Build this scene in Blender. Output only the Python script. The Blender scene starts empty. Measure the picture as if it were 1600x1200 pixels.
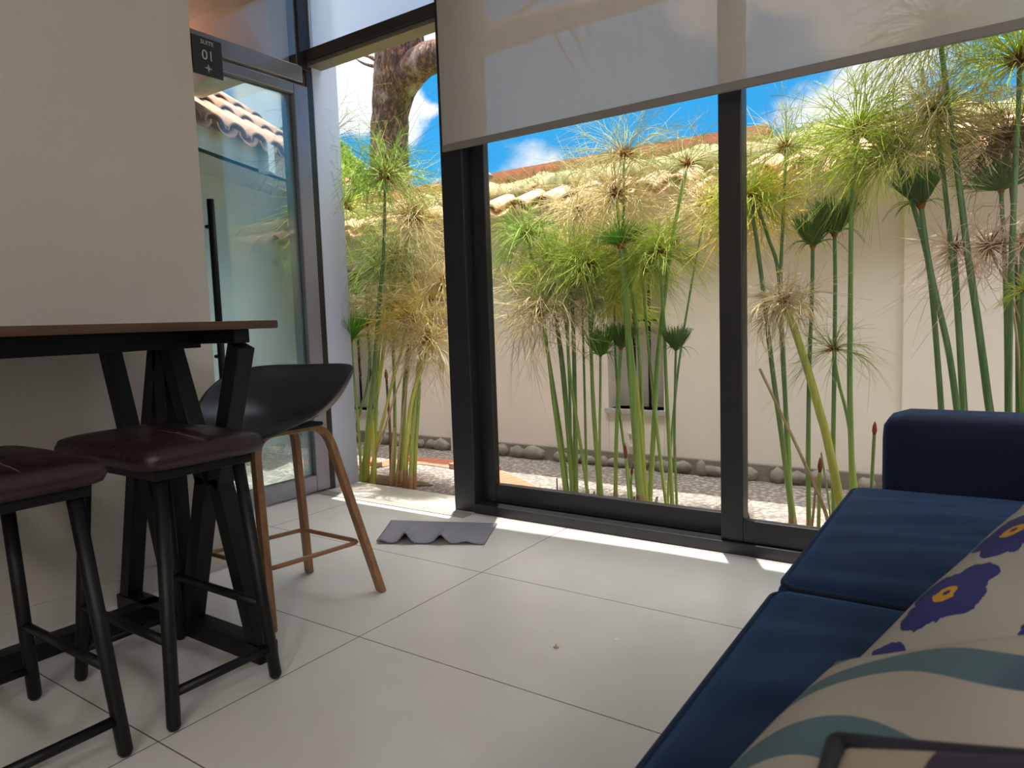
import bpy, bmesh, math, random
import numpy as np
from mathutils import Vector, Matrix
random.seed(7)
rng = np.random.default_rng(11)
SC = bpy.context.scene
COL = SC.collection
PI = math.pi

# ------------------------------------------------------------------ camera
CAM_H, F_PX, YAW, PITCH, ROLL = 0.9, 1096.5, -0.6024, -0.0900, -0.03436
_f = Vector((math.sin(YAW)*math.cos(PITCH), math.cos(YAW)*math.cos(PITCH), math.sin(PITCH)))
_r = Vector((math.cos(YAW), -math.sin(YAW), 0)); _u = _r.cross(_f)
_r, _u = _r*math.cos(ROLL)+_u*math.sin(ROLL), -_r*math.sin(ROLL)+_u*math.cos(ROLL)
EYE = Vector((0, 0, CAM_H))
cd = bpy.data.cameras.new('camera'); cam = bpy.data.objects.new('camera', cd); COL.objects.link(cam)
cd.sensor_width = 36; cd.lens = F_PX/1600*36; cd.clip_start = .02; cd.clip_end = 300
cam.matrix_world = Matrix(((_r.x, _u.x, -_f.x, 0), (_r.y, _u.y, -_f.y, 0), (_r.z, _u.z, -_f.z, CAM_H), (0, 0, 0, 1)))
cd.dof.use_dof = True; cd.dof.focus_distance = 2.7; cd.dof.aperture_fstop = 9
SC.camera = cam

def ray(x, y): return _r*((x-800)/F_PX) - _u*((y-600)/F_PX) + _f
def PY(x, y, Y): d = ray(x, y); return EYE + d*(Y/d.y)          # sight line meets the plane y = Y
def PX(x, y, X): d = ray(x, y); return EYE + d*(X/d.x)
def PZ(x, y, Z): d = ray(x, y); return EYE + d*((Z-CAM_H)/d.z)

# ------------------------------------------------------------------ view, world, sun, fill lights
SC.view_settings.view_transform = 'Standard'; SC.view_settings.look = 'None'
SC.view_settings.gamma = 1; SC.view_settings.use_curve_mapping = False
SC.view_settings.exposure = 0.82
SC.cycles.use_denoising = True
SC.cycles.max_bounces = 10; SC.cycles.diffuse_bounces = 5; SC.cycles.glossy_bounces = 4
SC.cycles.transparent_max_bounces = 24; SC.cycles.transmission_bounces = 6
SC.cycles.caustics_reflective = False; SC.cycles.caustics_refractive = False
SKY_STRENGTH, SUN_STRENGTH, FILL_W = 1.0, 5.6, 22

class N:
    """small node helper"""
    def __init__(s, tree): s.t = tree; s.L = tree.links; s.n = tree.nodes
    def new(s, typ, **k):
        n = s.n.new(typ)
        for a, b in k.items(): setattr(n, a, b)
        return n
    def put(s, sock, v):
        if hasattr(v, 'is_output') or isinstance(v, bpy.types.NodeSocket): s.L.new(v, sock)
        else: sock.default_value = v
    def m(s, op, a, b=0.0, c=None, clamp=False):
        n = s.new('ShaderNodeMath', operation=op, use_clamp=clamp)
        s.put(n.inputs[0], a); s.put(n.inputs[1], b)
        if c is not None: s.put(n.inputs[2], c)
        return n.outputs[0]
    def mix(s, f, a, b, typ='MIX'):
        n = s.new('ShaderNodeMixRGB', blend_type=typ)
        s.put(n.inputs[0], f); s.put(n.inputs[1], a if not isinstance(a, tuple) else (*a[:3], 1)); s.put(n.inputs[2], b if not isinstance(b, tuple) else (*b[:3], 1))
        return n.outputs[0]
    def smooth(s, v, lo, hi):
        n = s.new('ShaderNodeMapRange', interpolation_type='SMOOTHSTEP')
        s.put(n.inputs[0], v); n.inputs[1].default_value = lo; n.inputs[2].default_value = hi
        return n.outputs[0]
    def noise(s, vec, scale, detail=4, rough=.55, dist=0):
        n = s.new('ShaderNodeTexNoise'); n.inputs['Scale'].default_value = scale
        n.inputs['Detail'].default_value = detail; n.inputs['Roughness'].default_value = rough; n.inputs['Distortion'].default_value = dist
        if vec is not None: s.L.new(vec, n.inputs['Vector'])
        return n.outputs[0]

w = bpy.data.worlds.new('sky'); SC.world = w; w.use_nodes = True
wn = N(w.node_tree); wn.n.clear()
tc = wn.new('ShaderNodeTexCoord').outputs['Generated']
sep = wn.new('ShaderNodeSeparateXYZ'); wn.L.new(tc, sep.inputs[0])
zz = wn.smooth(sep.outputs[2], 0.0, .75)
sky = wn.mix(zz, (.035, .29, .56), (.008, .15, .46))
def lobe(px, py, rad):
    d = ray(px, py).normalized()
    n = wn.new('ShaderNodeVectorMath', operation='DOT_PRODUCT'); wn.L.new(tc, n.inputs[0]); n.inputs[1].default_value = d
    return wn.smooth(n.outputs['Value'], math.cos(rad), 1.0)
cl = wn.noise(tc, 5.5, 9, .58, .4)
for px, py, rad, wt in ((540, 120, .17, .42), (650, 235, .045, .20), (560, 285, .09, -.40), (665, 125, .04, -.30), (830, 275, .09, .30), (1260, 235, .10, .22), (980, 40, .30, .14), (1290, 60, .2, .2),
                        (655, 265, .09, -.4), (880, 190, .20, -.42), (1185, 165, .14, -.34), (690, 110, .05, -.12)):
    cl = wn.m('ADD', cl, wn.m('MULTIPLY', lobe(px, py, rad), wt))
cfac = wn.smooth(cl, .50, .66)
skyc = wn.mix(cfac, sky, (.63, .64, .66))
# overhead sky brightened beyond view to lift the shaded courtyard wall
zenith_fill = wn.smooth(sep.outputs[2], .60, .95)
skyc = wn.mix(zenith_fill, skyc, (6.6, 6.5, 6.4))
gfac = wn.smooth(sep.outputs[2], -.02, 0.02)
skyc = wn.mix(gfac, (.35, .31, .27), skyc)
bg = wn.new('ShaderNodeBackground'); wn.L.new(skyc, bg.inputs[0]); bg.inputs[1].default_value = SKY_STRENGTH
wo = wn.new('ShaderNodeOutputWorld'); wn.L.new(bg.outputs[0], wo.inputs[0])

sl = bpy.data.lights.new('sun', 'SUN'); sl.energy = SUN_STRENGTH; sl.angle = .009; sl.color = (1, .95, .86)
sun = bpy.data.objects.new('sun', sl); COL.objects.link(sun)
sun.rotation_euler = Vector((.06, -.11, -1)).to_track_quat('-Z', 'Y').to_euler()

# ------------------------------------------------------------------ materials
MATS = {}
def mat(name, col=(.5, .5, .5), rough=.5, metal=0.0, spec=.5, noise=None, bump=None, sheen=0, coat=0):
    """noise=(scale, strength, colour2); bump=(scale, strength)"""
    if name in MATS: return MATS[name]
    m = bpy.data.materials.new(name); m.use_nodes = True; h = N(m.node_tree)
    b = h.n['Principled BSDF']
    b.inputs['Base Color'].default_value = (*col, 1); b.inputs['Roughness'].default_value = rough
    b.inputs['Metallic'].default_value = metal; b.inputs['Specular IOR Level'].default_value = spec
    if sheen: b.inputs['Sheen Weight'].default_value = sheen
    if coat: b.inputs['Coat Weight'].default_value = coat
    co = h.new('ShaderNodeTexCoord').outputs['Object']
    if noise:
        f = h.smooth(h.noise(co, noise[0], 5), .5-noise[1], .5+noise[1])
        h.L.new(h.mix(f, (*col, 1), (*noise[2], 1)), b.inputs['Base Color'])
    if bump:
        bn = h.new('ShaderNodeBump'); bn.inputs['Strength'].default_value = bump[1]; bn.inputs['Distance'].default_value = .01
        h.L.new(h.noise(co, bump[0], 5), bn.inputs['Height']); h.L.new(bn.outputs[0], b.inputs['Normal'])
    MATS[name] = m
    return m

M_WALL = mat('plaster_interior', (.60, .57, .525), .85, bump=(260, .35), noise=(3, .4, (.57, .54, .50)))
M_CEIL = mat('ceiling_paint', (.75, .73, .70), .9)
M_BASE = mat('skirting', (.56, .54, .50), .5)
M_ALU = mat('dark_aluminium', (.018, .018, .021), .38, metal=.0, spec=.5, bump=(500, .03))
M_ALUG = mat('grey_aluminium', (.24, .24, .29), .32, metal=.25, spec=.7)
M_BLACK = mat('black_metal', (.006, .006, .0065), .45, spec=.28, bump=(300, .05))
M_TRACK = mat('track_grey', (.30, .29, .27), .5)
M_SHELL = mat('black_plastic', (.012, .014, .018), .42, spec=.5)
M_JAMB = mat('grey_jamb_paint', (.50, .56, .72), .6)
M_SOFFIT = mat('soffit_paint', (.74, .73, .68), .85)
M_OUT = mat('courtyard_plaster', (.80, .725, .67), .9, noise=(1.6, .35, (.75, .675, .615)), bump=(30, .12))
M_MARBLE = mat('stone_sill', (.74, .70, .63), .5, noise=(9, .3, (.62, .58, .52)))
M_SOIL = mat('planting_soil', (.16, .10, .06), .95, bump=(40, .6), noise=(20, .3, (.10, .065, .04)))
M_STONE = mat('river_stone', (.34, .30, .26), .85, noise=(14, .3, (.20, .18, .15)), bump=(60, .4))
M_MORTAR = mat('footing_mortar', (.22, .19, .16), .95, bump=(60, .5))
M_WOODLINT = mat('lintel_timber', (.17, .11, .06), .8, bump=(30, .4))
M_WHITE = mat('white_trim', (.72, .72, .70), .6)
M_SIGN = mat('sign_plate', (.028, .026, .030), .5)
M_LETTER = mat('sign_lettering', (.62, .62, .62), .5)
M_BLINDBAR = mat('blind_bar', (.22, .21, .20), .6)
M_LEAF = mat('dry_leaf', (.45, .30, .18), .8)

def finish(m, h, surf):
    o = h.n.get('Material Output') or h.new('ShaderNodeOutputMaterial'); h.L.new(surf, o.inputs[0])
def raw(name):
    m = bpy.data.materials.new(name); m.use_nodes = True; h = N(m.node_tree); h.n.clear(); MATS[name] = m
    h.new('ShaderNodeOutputMaterial').name = 'Material Output'
    return m, h

def glass(name, tint, refl, rough=0.0, frost=0.0, frostcol=(.7, .85, .85)):
    m, h = raw(name)
    t = h.new('ShaderNodeBsdfTransparent'); t.inputs[0].default_value = (*tint, 1)
    g = h.new('ShaderNodeBsdfGlossy'); g.inputs['Roughness'].default_value = rough
    fr = h.new('ShaderNodeFresnel'); fr.inputs[0].default_value = 1.5
    f = h.m('MULTIPLY', fr.outputs[0], refl, clamp=True)
    base = t.outputs[0]
    if frost:
        d = h.new('ShaderNodeBsdfTranslucent'); d.inputs[0].default_value = (*frostcol, 1)
        d2 = h.new('ShaderNodeBsdfDiffuse'); d2.inputs[0].default_value = (*frostcol, 1)
        mx = h.new('ShaderNodeMixShader'); mx.inputs[0].default_value = .25; h.L.new(d.outputs[0], mx.inputs[1]); h.L.new(d2.outputs[0], mx.inputs[2])
        m2 = h.new('ShaderNodeMixShader'); m2.inputs[0].default_value = frost; h.L.new(base, m2.inputs[1]); h.L.new(mx.outputs[0], m2.inputs[2]); base = m2.outputs[0]
    s = h.new('ShaderNodeMixShader'); h.L.new(f, s.inputs[0]); h.L.new(base, s.inputs[1]); h.L.new(g.outputs[0], s.inputs[2])
    finish(m, h, s.outputs[0]); return m
M_GLASS = glass('window_glass', (.97, .98, .98), .3)
M_DOORGLASS = glass('tinted_door_glass', (.84, .94, .94), 1.2, frost=.11, frostcol=(.58, .88, .90))
def frosted():
    m, h = raw('frosted_transom_glass')
    a = h.new('ShaderNodeBsdfRefraction'); a.inputs['Color'].default_value = (.86, .92, 1, 1); a.inputs['Roughness'].default_value = .45; a.inputs['IOR'].default_value = 1.25
    d = h.new('ShaderNodeBsdfTranslucent'); d.inputs[0].default_value = (.85, .92, 1, 1)
    s = h.new('ShaderNodeMixShader'); s.inputs[0].default_value = .25; h.L.new(a.outputs[0], s.inputs[1]); h.L.new(d.outputs[0], s.inputs[2])
    finish(m, h, s.outputs[0]); return m
M_FROST = frosted()

def fabric_blind():
    m, h = raw('screen_blind_fabric')
    co = h.new('ShaderNodeTexCoord').outputs['Object']
    t = h.new('ShaderNodeBsdfTransparent'); t.inputs[0].default_value = (.92, .90, .88, 1)
    d = h.new('ShaderNodeBsdfDiffuse'); d.inputs[0].default_value = (.80, .755, .70, 1)
    l = h.new('ShaderNodeBsdfTranslucent'); l.inputs[0].default_value = (.40, .375, .35, 1)
    a = h.new('ShaderNodeMixShader'); a.inputs[0].default_value = .38; h.L.new(d.outputs[0], a.inputs[1]); h.L.new(l.outputs[0], a.inputs[2])
    mp = h.new('ShaderNodeMapping'); mp.inputs['Scale'].default_value = (1, 1, .04); h.L.new(co, mp.inputs[0])
    weave = h.noise(mp.outputs[0], 500, 2)
    f = h.m('MULTIPLY_ADD', weave, .10, .60)
    s = h.new('ShaderNodeMixShader'); h.L.new(f, s.inputs[0]); h.L.new(t.outputs[0], s.inputs[1]); h.L.new(a.outputs[0], s.inputs[2])
    finish(m, h, s.outputs[0]); return m
M_BLIND = fabric_blind()

def floor_mat():
    m = bpy.data.materials.new('porcelain_floor_tile'); m.use_nodes = True; h = N(m.node_tree); b = h.n['Principled BSDF']
    co = h.new('ShaderNodeTexCoord').outputs['Object']; s = h.new('ShaderNodeSeparateXYZ'); h.L.new(co, s.inputs[0])
    def line(v, off, per, wid):
        f = h.m('FRACT', h.m('DIVIDE', h.m('SUBTRACT', v, off), per))
        return h.m('GREATER_THAN', h.m('ABSOLUTE', h.m('SUBTRACT', f, .5)), .5-wid/per/2)
    g = h.m('MAXIMUM', line(s.outputs[0], -1.503-.0, 1.2, .0035), line(s.outputs[1], .757+.0015, .597, .0035))
    n = h.noise(co, 2.2, 6)
    c = h.mix(h.smooth(n, .3, .7), (.74, .72, .69), (.68, .66, .63))
    h.L.new(h.mix(g, c, (.17, .15, .135)), b.inputs['Base Color'])
    h.L.new(h.m('MULTIPLY_ADD', h.noise(co, 5, 4), .10, .20), b.inputs['Roughness'])
    b.inputs['Specular IOR Level'].default_value = .55
    return m
M_FLOOR = floor_mat()

def ground_mat():
    m = bpy.data.materials.new('pebbled_concrete'); m.use_nodes = True; h = N(m.node_tree); b = h.n['Principled BSDF']
    co = h.new('ShaderNodeTexCoord').outputs['Object']
    v = h.new('ShaderNodeTexVoronoi'); v.inputs['Scale'].default_value = 34; h.L.new(co, v.inputs['Vector'])
    v2 = h.new('ShaderNodeTexVoronoi'); v2.inputs['Scale'].default_value = 80; h.L.new(co, v2.inputs['Vector'])
    n = h.noise(co, 9, 6)
    c = h.mix(h.smooth(n, .35, .65), (.56, .48, .41), (.36, .31, .27))
    c = h.mix(h.smooth(v.outputs['Distance'], .2, .6), c, (.22, .19, .17))
    h.L.new(c, b.inputs['Base Color']); b.inputs['Roughness'].default_value = .9
    bn = h.new('ShaderNodeBump'); bn.inputs['Strength'].default_value = .9; bn.inputs['Distance'].default_value = .012
    hh = h.m('ADD', h.m('MULTIPLY', v.outputs['Distance'], 1.0), h.m('MULTIPLY', v2.outputs['Distance'], .5))
    bn.invert = True; h.L.new(hh, bn.inputs['Height']); h.L.new(bn.outputs[0], b.inputs['Normal'])
    return m
M_GROUND = ground_mat()

def brick_mat():
    m = bpy.data.materials.new('red_brick_paving'); m.use_nodes = True; h = N(m.node_tree); b = h.n['Principled BSDF']
    uv = h.new('ShaderNodeTexCoord').outputs['UV']
    br = h.new('ShaderNodeTexBrick'); br.inputs['Scale'].default_value = 1; h.L.new(uv, br.inputs['Vector'])
    br.inputs['Color1'].default_value = (.55, .17, .085, 1); br.inputs['Color2'].default_value = (.46, .14, .08, 1); br.inputs['Mortar'].default_value = (.38, .26, .2, 1)
    br.inputs['Mortar Size'].default_value = .06; br.inputs['Brick Width'].default_value = 1; br.inputs['Row Height'].default_value = 1; br.offset = 0
    h.L.new(br.outputs[0], b.inputs['Base Color']); b.inputs['Roughness'].default_value = .85
    return m
M_BRICK = brick_mat()

def tile_roof_mat(name, c1, c2, moss, mossamt):
    m = bpy.data.materials.new(name); m.use_nodes = True; h = N(m.node_tree); b = h.n['Principled BSDF']
    co = h.new('ShaderNodeTexCoord').outputs['Object']
    c = h.mix(h.smooth(h.noise(co, 7, 5), .3, .7), c1, c2)
    c = h.mix(h.smooth(h.noise(co, 4.5, 8, .65), .62-mossamt, .72-mossamt), c, moss)
    h.L.new(c, b.inputs['Base Color']); b.inputs['Roughness'].default_value = .9
    bn = h.new('ShaderNodeBump'); bn.inputs['Strength'].default_value = .4; bn.inputs['Distance'].default_value = .01
    h.L.new(h.noise(co, 60, 5), bn.inputs['Height']); h.L.new(bn.outputs[0], b.inputs['Normal'])
    return m
M_TILE = tile_roof_mat('terracotta_coping', (.62, .34, .20), (.50, .27, .17), (.30, .24, .12), .08)
M_MOSS = tile_roof_mat('mossy_coping_top', (.24, .20, .09), (.16, .16, .06), (.34, .25, .12), .12)
M_TILEFAR = tile_roof_mat('terracotta_house_roof', (.50, .25, .16), (.40, .20, .13), (.32, .2, .15), -.05)
M_TILERED = tile_roof_mat('terracotta_red_roof', (.62, .22, .10), (.50, .19, .10), (.30, .2, .12), 0)

def bark_mat():
    m = bpy.data.materials.new('rough_bark'); m.use_nodes = True; h = N(m.node_tree); b = h.n['Principled BSDF']
    co = h.new('ShaderNodeTexCoord').outputs['Object']
    mp = h.new('ShaderNodeMapping'); mp.inputs['Scale'].default_value = (1, 1, .3); h.L.new(co, mp.inputs[0])
    v = h.new('ShaderNodeTexVoronoi'); v.inputs['Scale'].default_value = 30
    wv = h.new('ShaderNodeVectorMath', operation='ADD'); h.L.new(mp.outputs[0], wv.inputs[0]); h.L.new(h.m('MULTIPLY', h.noise(mp.outputs[0], 9, 4), .16), wv.inputs[1]); h.L.new(wv.outputs[0], v.inputs['Vector'])
    n = h.noise(mp.outputs[0], 16, 8, .7)
    f = h.m('ADD', h.m('MULTIPLY', v.outputs['Distance'], .8), h.m('MULTIPLY', n, .6))
    c = h.mix(h.smooth(n, .40, .60), (.27, .125, .07), (.07, .036, .025))
    c = h.mix(h.m('MULTIPLY', h.smooth(v.outputs['Distance'], .35, .75), .8), c, (.030, .016, .012))
    c = h.mix(h.smooth(h.noise(co, 3, 5), .52, .7), c, (.34, .25, .20))
    h.L.new(c, b.inputs['Base Color']); b.inputs['Roughness'].default_value = .95
    bn = h.new('ShaderNodeBump'); bn.inputs['Strength'].default_value = 1; bn.inputs['Distance'].default_value = .06
    h.L.new(f, bn.inputs['Height']); h.L.new(bn.outputs[0], b.inputs['Normal'])
    return m
M_BARK = bark_mat()

def wood_mat(name, c1, c2, rough, sc):
    m = bpy.data.materials.new(name); m.use_nodes = True; h = N(m.node_tree); b = h.n['Principled BSDF']
    co = h.new('ShaderNodeTexCoord').outputs['Object']
    mp = h.new('ShaderNodeMapping'); mp.inputs['Scale'].default_value = sc; h.L.new(co, mp.inputs[0])
    f = h.smooth(h.noise(mp.outputs[0], 6, 6, .6, .3), .3, .7)
    h.L.new(h.mix(f, c1, c2), b.inputs['Base Color']); b.inputs['Roughness'].default_value = rough
    return m
M_OAK = wood_mat('oak_ply', (.32, .165, .07), (.22, .105, .045), .45, (9, 9, .8))
M_TOP = wood_mat('stained_table_top', (.085, .036, .016), (.05, .021, .010), .4, (8, .6, 8))

M_LEATHER = mat('brown_leather', (.032, .015, .015), .36, spec=.45, bump=(120, .18), noise=(14, .3, (.023, .010, .011)))
M_STITCH = mat('leather_stitching', (.16, .10, .085), .7)
def velvet(name, c):
    m = mat(name, c, .75, spec=.25, sheen=.18, bump=(5, .10))
    m.node_tree.nodes['Principled BSDF'].inputs['Sheen Tint'].default_value = (.10, .34, .85, 1)
    return m
M_NAVY = velvet('navy_velvet', (.004, .016, .055))
M_NAVYPIPE = velvet('navy_piping', (.006, .010, .028))
M_ARM = velvet('navy_velvet_arm', (.004, .009, .028))

def cloth_mat():
    m = bpy.data.materials.new('grey_woven_cloth'); m.use_nodes = True; h = N(m.node_tree); b = h.n['Principled BSDF']
    uv = h.new('ShaderNodeTexCoord').outputs['UV']
    ch = h.new('ShaderNodeTexChecker'); ch.inputs['Scale'].default_value = 70; h.L.new(uv, ch.inputs[0])
    ch.inputs[1].default_value = (.27, .26, .31, 1); ch.inputs[2].default_value = (.16, .155, .19, 1)
    h.L.new(ch.outputs[0], b.inputs['Base Color']); b.inputs['Roughness'].default_value = .95
    bn = h.new('ShaderNodeBump'); bn.inputs['Strength'].default_value = .5; bn.inputs['Distance'].default_value = .003
    h.L.new(ch.outputs[1], bn.inputs['Height']); h.L.new(bn.outputs[0], b.inputs['Normal'])
    return m
M_CLOTH = cloth_mat()

def leafy(name, c, trans=.35):
    if name in MATS: return MATS[name]
    m, h = raw(name)
    co = h.new('ShaderNodeTexCoord').outputs['Object']
    cc = h.mix(h.smooth(h.noise(co, 9, 2), .3, .7), c, tuple(x*.68 for x in c))
    d = h.new('ShaderNodeBsdfDiffuse'); h.L.new(cc, d.inputs[0])
    t = h.new('ShaderNodeBsdfTranslucent'); h.L.new(cc, t.inputs[0])
    s = h.new('ShaderNodeMixShader'); s.inputs[0].default_value = trans; h.L.new(d.outputs[0], s.inputs[1]); h.L.new(t.outputs[0], s.inputs[2])
    finish(m, h, s.outputs[0]); return m
RAY = {'green': leafy('umbel_green', (.46, .62, .17)), 'lime': leafy('umbel_lime', (.62, .72, .15)), 'yellow': leafy('umbel_yellow', (.92, .78, .22)),
       'tan': leafy('umbel_tan', (.92, .80, .52)), 'straw': leafy('umbel_straw', (.90, .78, .48)), 'pink': leafy('umbel_pinkish_straw', (.97, .78, .62)),
       'dark': leafy('umbel_dark_green', (.25, .40, .13)), 'tuft': leafy('umbel_fresh_green', (.26, .50, .08)), 'brown': leafy('umbel_brown', (.36, .23, .12)),
       'olive': leafy('umbel_olive', (.58, .62, .30))}
M_HUB = leafy('umbel_hub', (.40, .17, .05), .1)
M_TIP = leafy('bud_red', (.45, .12, .08), .1)
def stem_mat(name, c1, c2, pale=None):
    m = bpy.data.materials.new(name); m.use_nodes = True; h = N(m.node_tree); b = h.n['Principled BSDF']
    co = h.new('ShaderNodeTexCoord').outputs['Object']
    mp = h.new('ShaderNodeMapping'); mp.inputs['Scale'].default_value = (60, 60, 3); h.L.new(co, mp.inputs[0])
    c = h.mix(h.smooth(h.noise(mp.outputs[0], 1.2, 4), .35, .65), c1, c2)
    if pale:      # papyrus stalks pale to yellow green near the root
        sz = h.new('ShaderNodeSeparateXYZ'); h.L.new(co, sz.inputs[0])
        c = h.mix(h.m('MULTIPLY', h.m('SUBTRACT', 1.0, h.smooth(sz.outputs[2], .12, .75)), .75), c, pale)
    h.L.new(c, b.inputs['Base Color'])
    b.inputs['Roughness'].default_value = .45
    return m
STEM = {'g': stem_mat('stalk_green', (.30, .48, .12), (.18, .33, .08), (.50, .60, .12)), 'd': stem_mat('stalk_dark_green', (.10, .21, .075), (.17, .30, .12), (.40, .52, .10)),
        'y': stem_mat('stalk_yellow_green', (.66, .66, .12), (.42, .52, .10), (.66, .62, .12)), 't': stem_mat('stalk_tan', (.62, .45, .24), (.48, .32, .16)),
        'b': stem_mat('stalk_brown', (.22, .14, .08), (.13, .09, .05))}
M_SHEATH = stem_mat('sheath_red', (.42, .16, .09), (.50, .30, .14))

# ------------------------------------------------------------------ geometry helpers
def link(name, me, m, parent=None, smooth=False):
    o = bpy.data.objects.new(name, me); COL.objects.link(o)
    for x in (m if isinstance(m, (list, tuple)) else [m]): me.materials.append(x)
    if parent: o.parent = parent
    if smooth: me.polygons.foreach_set('use_smooth', [True]*len(me.polygons))
    return o
class MB:
    def __init__(s): s.b = bmesh.new()
    def box(s, x0, x1, y0, y1, z0, z1, mi=0):
        vs = [s.b.verts.new((x, y, z)) for z in (z0, z1) for y in (y0, y1) for x in (x0, x1)]
        for q in ((0, 2, 3, 1), (4, 5, 7, 6), (0, 1, 5, 4), (2, 6, 7, 3), (0, 4, 6, 2), (1, 3, 7, 5)):
            f = s.b.faces.new([vs[i] for i in q]); f.material_index = mi
        return s
    def bar(s, a, b, wx, wy, up=(0, 0, 1), mi=0):
        """a straight bar of rectangular section between two points"""
        a, b = Vector(a), Vector(b); d = (b-a).normalized(); up = Vector(up)
        if abs(d.dot(up)) > .95: up = Vector((0, 1, 0))
        e1 = d.cross(up).normalized(); e2 = e1.cross(d)
        vs = [s.b.verts.new(p+e1*i*wx/2+e2*j*wy/2) for p in (a, b) for i, j in ((-1, -1), (1, -1), (1, 1), (-1, 1))]
        for q in ((0, 3, 2, 1), (4, 5, 6, 7), (0, 1, 5, 4), (1, 2, 6, 5), (2, 3, 7, 6), (3, 0, 4, 7)):
            f = s.b.faces.new([vs[i] for i in q]); f.material_index = mi
        return s
    def tube(s, pts, rad, n=10, cap=True, mi=0):
        pts = [Vector(p) for p in pts]; R = rad if isinstance(rad, (list, tuple)) else [rad]*len(pts)
        rings = []; e1 = None
        for i, p in enumerate(pts):
            t = (pts[min(i+1, len(pts)-1)]-pts[max(i-1, 0)]).normalized()
            if e1 is None:
                e1 = t.cross(Vector((0, 0, 1)) if abs(t.z) < .9 else Vector((1, 0, 0))).normalized()
            e1 = (e1-t*e1.dot(t)).normalized(); e2 = t.cross(e1)
            rings.append([s.b.verts.new(p+(e1*math.cos(2*PI*k/n)+e2*math.sin(2*PI*k/n))*R[i]) for k in range(n)])
        for a, b in zip(rings, rings[1:]):
            for k in range(n):
                f = s.b.faces.new((a[k], a[(k+1) % n], b[(k+1) % n], b[k])); f.material_index = mi; f.smooth = True
        if cap:
            s.b.faces.new(rings[0][::-1]).material_index = mi; s.b.faces.new(rings[-1]).material_index = mi
        return s
    def prism(s, poly, axis, a0, a1, mi=0):
        """poly of 2D points extruded along axis x / y / z"""
        def P(p, a): return {'x': (a, p[0], p[1]), 'y': (p[0], a, p[1]), 'z': (p[0], p[1], a)}[axis]
        A = [s.b.verts.new(P(p, a0)) for p in poly]; B = [s.b.verts.new(P(p, a1)) for p in poly]; n = len(poly)
        s.b.faces.new(A[::-1]).material_index = mi; s.b.faces.new(B).material_index = mi
        for i in range(n): s.b.faces.new((A[i], A[(i+1) % n], B[(i+1) % n], B[i])).material_index = mi
        return s
    def build(s, name, m, parent=None, bevel=0, smooth=False, off=None):
        bmesh.ops.recalc_face_normals(s.b, faces=s.b.faces)
        me = bpy.data.meshes.new(name); s.b.to_mesh(me); s.b.free()
        if off is not None: me.transform(Matrix.Translation(-Vector(off)))
        o = link(name, me, m, parent)
        if smooth: me.polygons.foreach_set('use_smooth', [True]*len(me.polygons))
        if bevel:
            md = o.modifiers.new('bevel', 'BEVEL'); md.width = bevel; md.segments = 2; md.limit_method = 'ANGLE'
        return o
def tag(o, label, cat, group=None, kind=None):
    o['label'] = label; o['category'] = cat
    if group: o['group'] = group
    if kind: o['kind'] = kind
    return o
def thing(name, label, cat, loc=(0, 0, 0), group=None, kind=None):
    o = bpy.data.objects.new(name, None); COL.objects.link(o); o.location = loc; o.empty_display_size = .1
    return tag(o, label, cat, group, kind)
def struct(o, label, cat): return tag(o, label, cat, kind='structure')
def inv(o): return Vector(o.location)

# =================================================================== ROOM SHELL
YW = 2.58                                    # inside face of the glazed wall
o = MB().box(-3.12, 3.3, -3.2, 2.60, -.12, 0).build('floor', M_FLOOR); struct(o, 'large pale grey beige porcelain floor tiles', 'floor')
o = MB().box(-3.3, 3.4, -3.3, 2.66, 2.75, 2.87).build('ceiling', M_CEIL); struct(o, 'plain white ceiling over the room', 'ceiling')
o = MB().box(-3.2, -2.40, -3.3, 1.53, 0, 2.75).build('wall_left', M_WALL); struct(o, 'rough plastered greige wall behind the bar table', 'wall')
o = MB().box(-2.40, -2.388, -3.2, 1.53, 0, .085).build('baseboard_left', M_BASE); struct(o, 'low pale tile skirting along the plastered wall', 'baseboard')
o = MB().box(3.3, 3.42, -3.3, 2.66, 0, 2.75).build('wall_right', M_WALL); struct(o, 'plain plastered wall behind the sofa', 'wall')
o = MB().box(-3.2, 3.3, -3.32, -3.2, 0, 2.75).build('wall_back', M_WALL); struct(o, 'plain plastered back wall of the room', 'wall')
# area lights added unseen behind the camera to brighten the interior
for i, (x, y) in enumerate(((.7, -2.3), (2.6, -.6), (2.0, -2.3))):
    t = thing('fill_light', ('unseen square fill light added above the back of the room', 'unseen square fill light added above the sofa back', 'unseen square fill light added above the bar end')[i], 'lamp', (x, y, 2.75))
    MB().box(-.3, .3, -.3, -.27, -.02, 0).box(-.3, .3, .27, .3, -.02, 0).box(-.3, -.27, -.27, .27, -.02, 0).box(.27, .3, -.27, .27, -.02, 0).build('fill_light_frame', M_WHITE, t)
    ld = bpy.data.lights.new('fill_light_area', 'AREA'); ld.energy = FILL_W; ld.size = .54; ld.color = (1, .96, .92)
    lo = bpy.data.objects.new('fill_light_area', ld); COL.objects.link(lo); lo.parent = t; lo.location = (0, 0, -.022)

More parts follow.
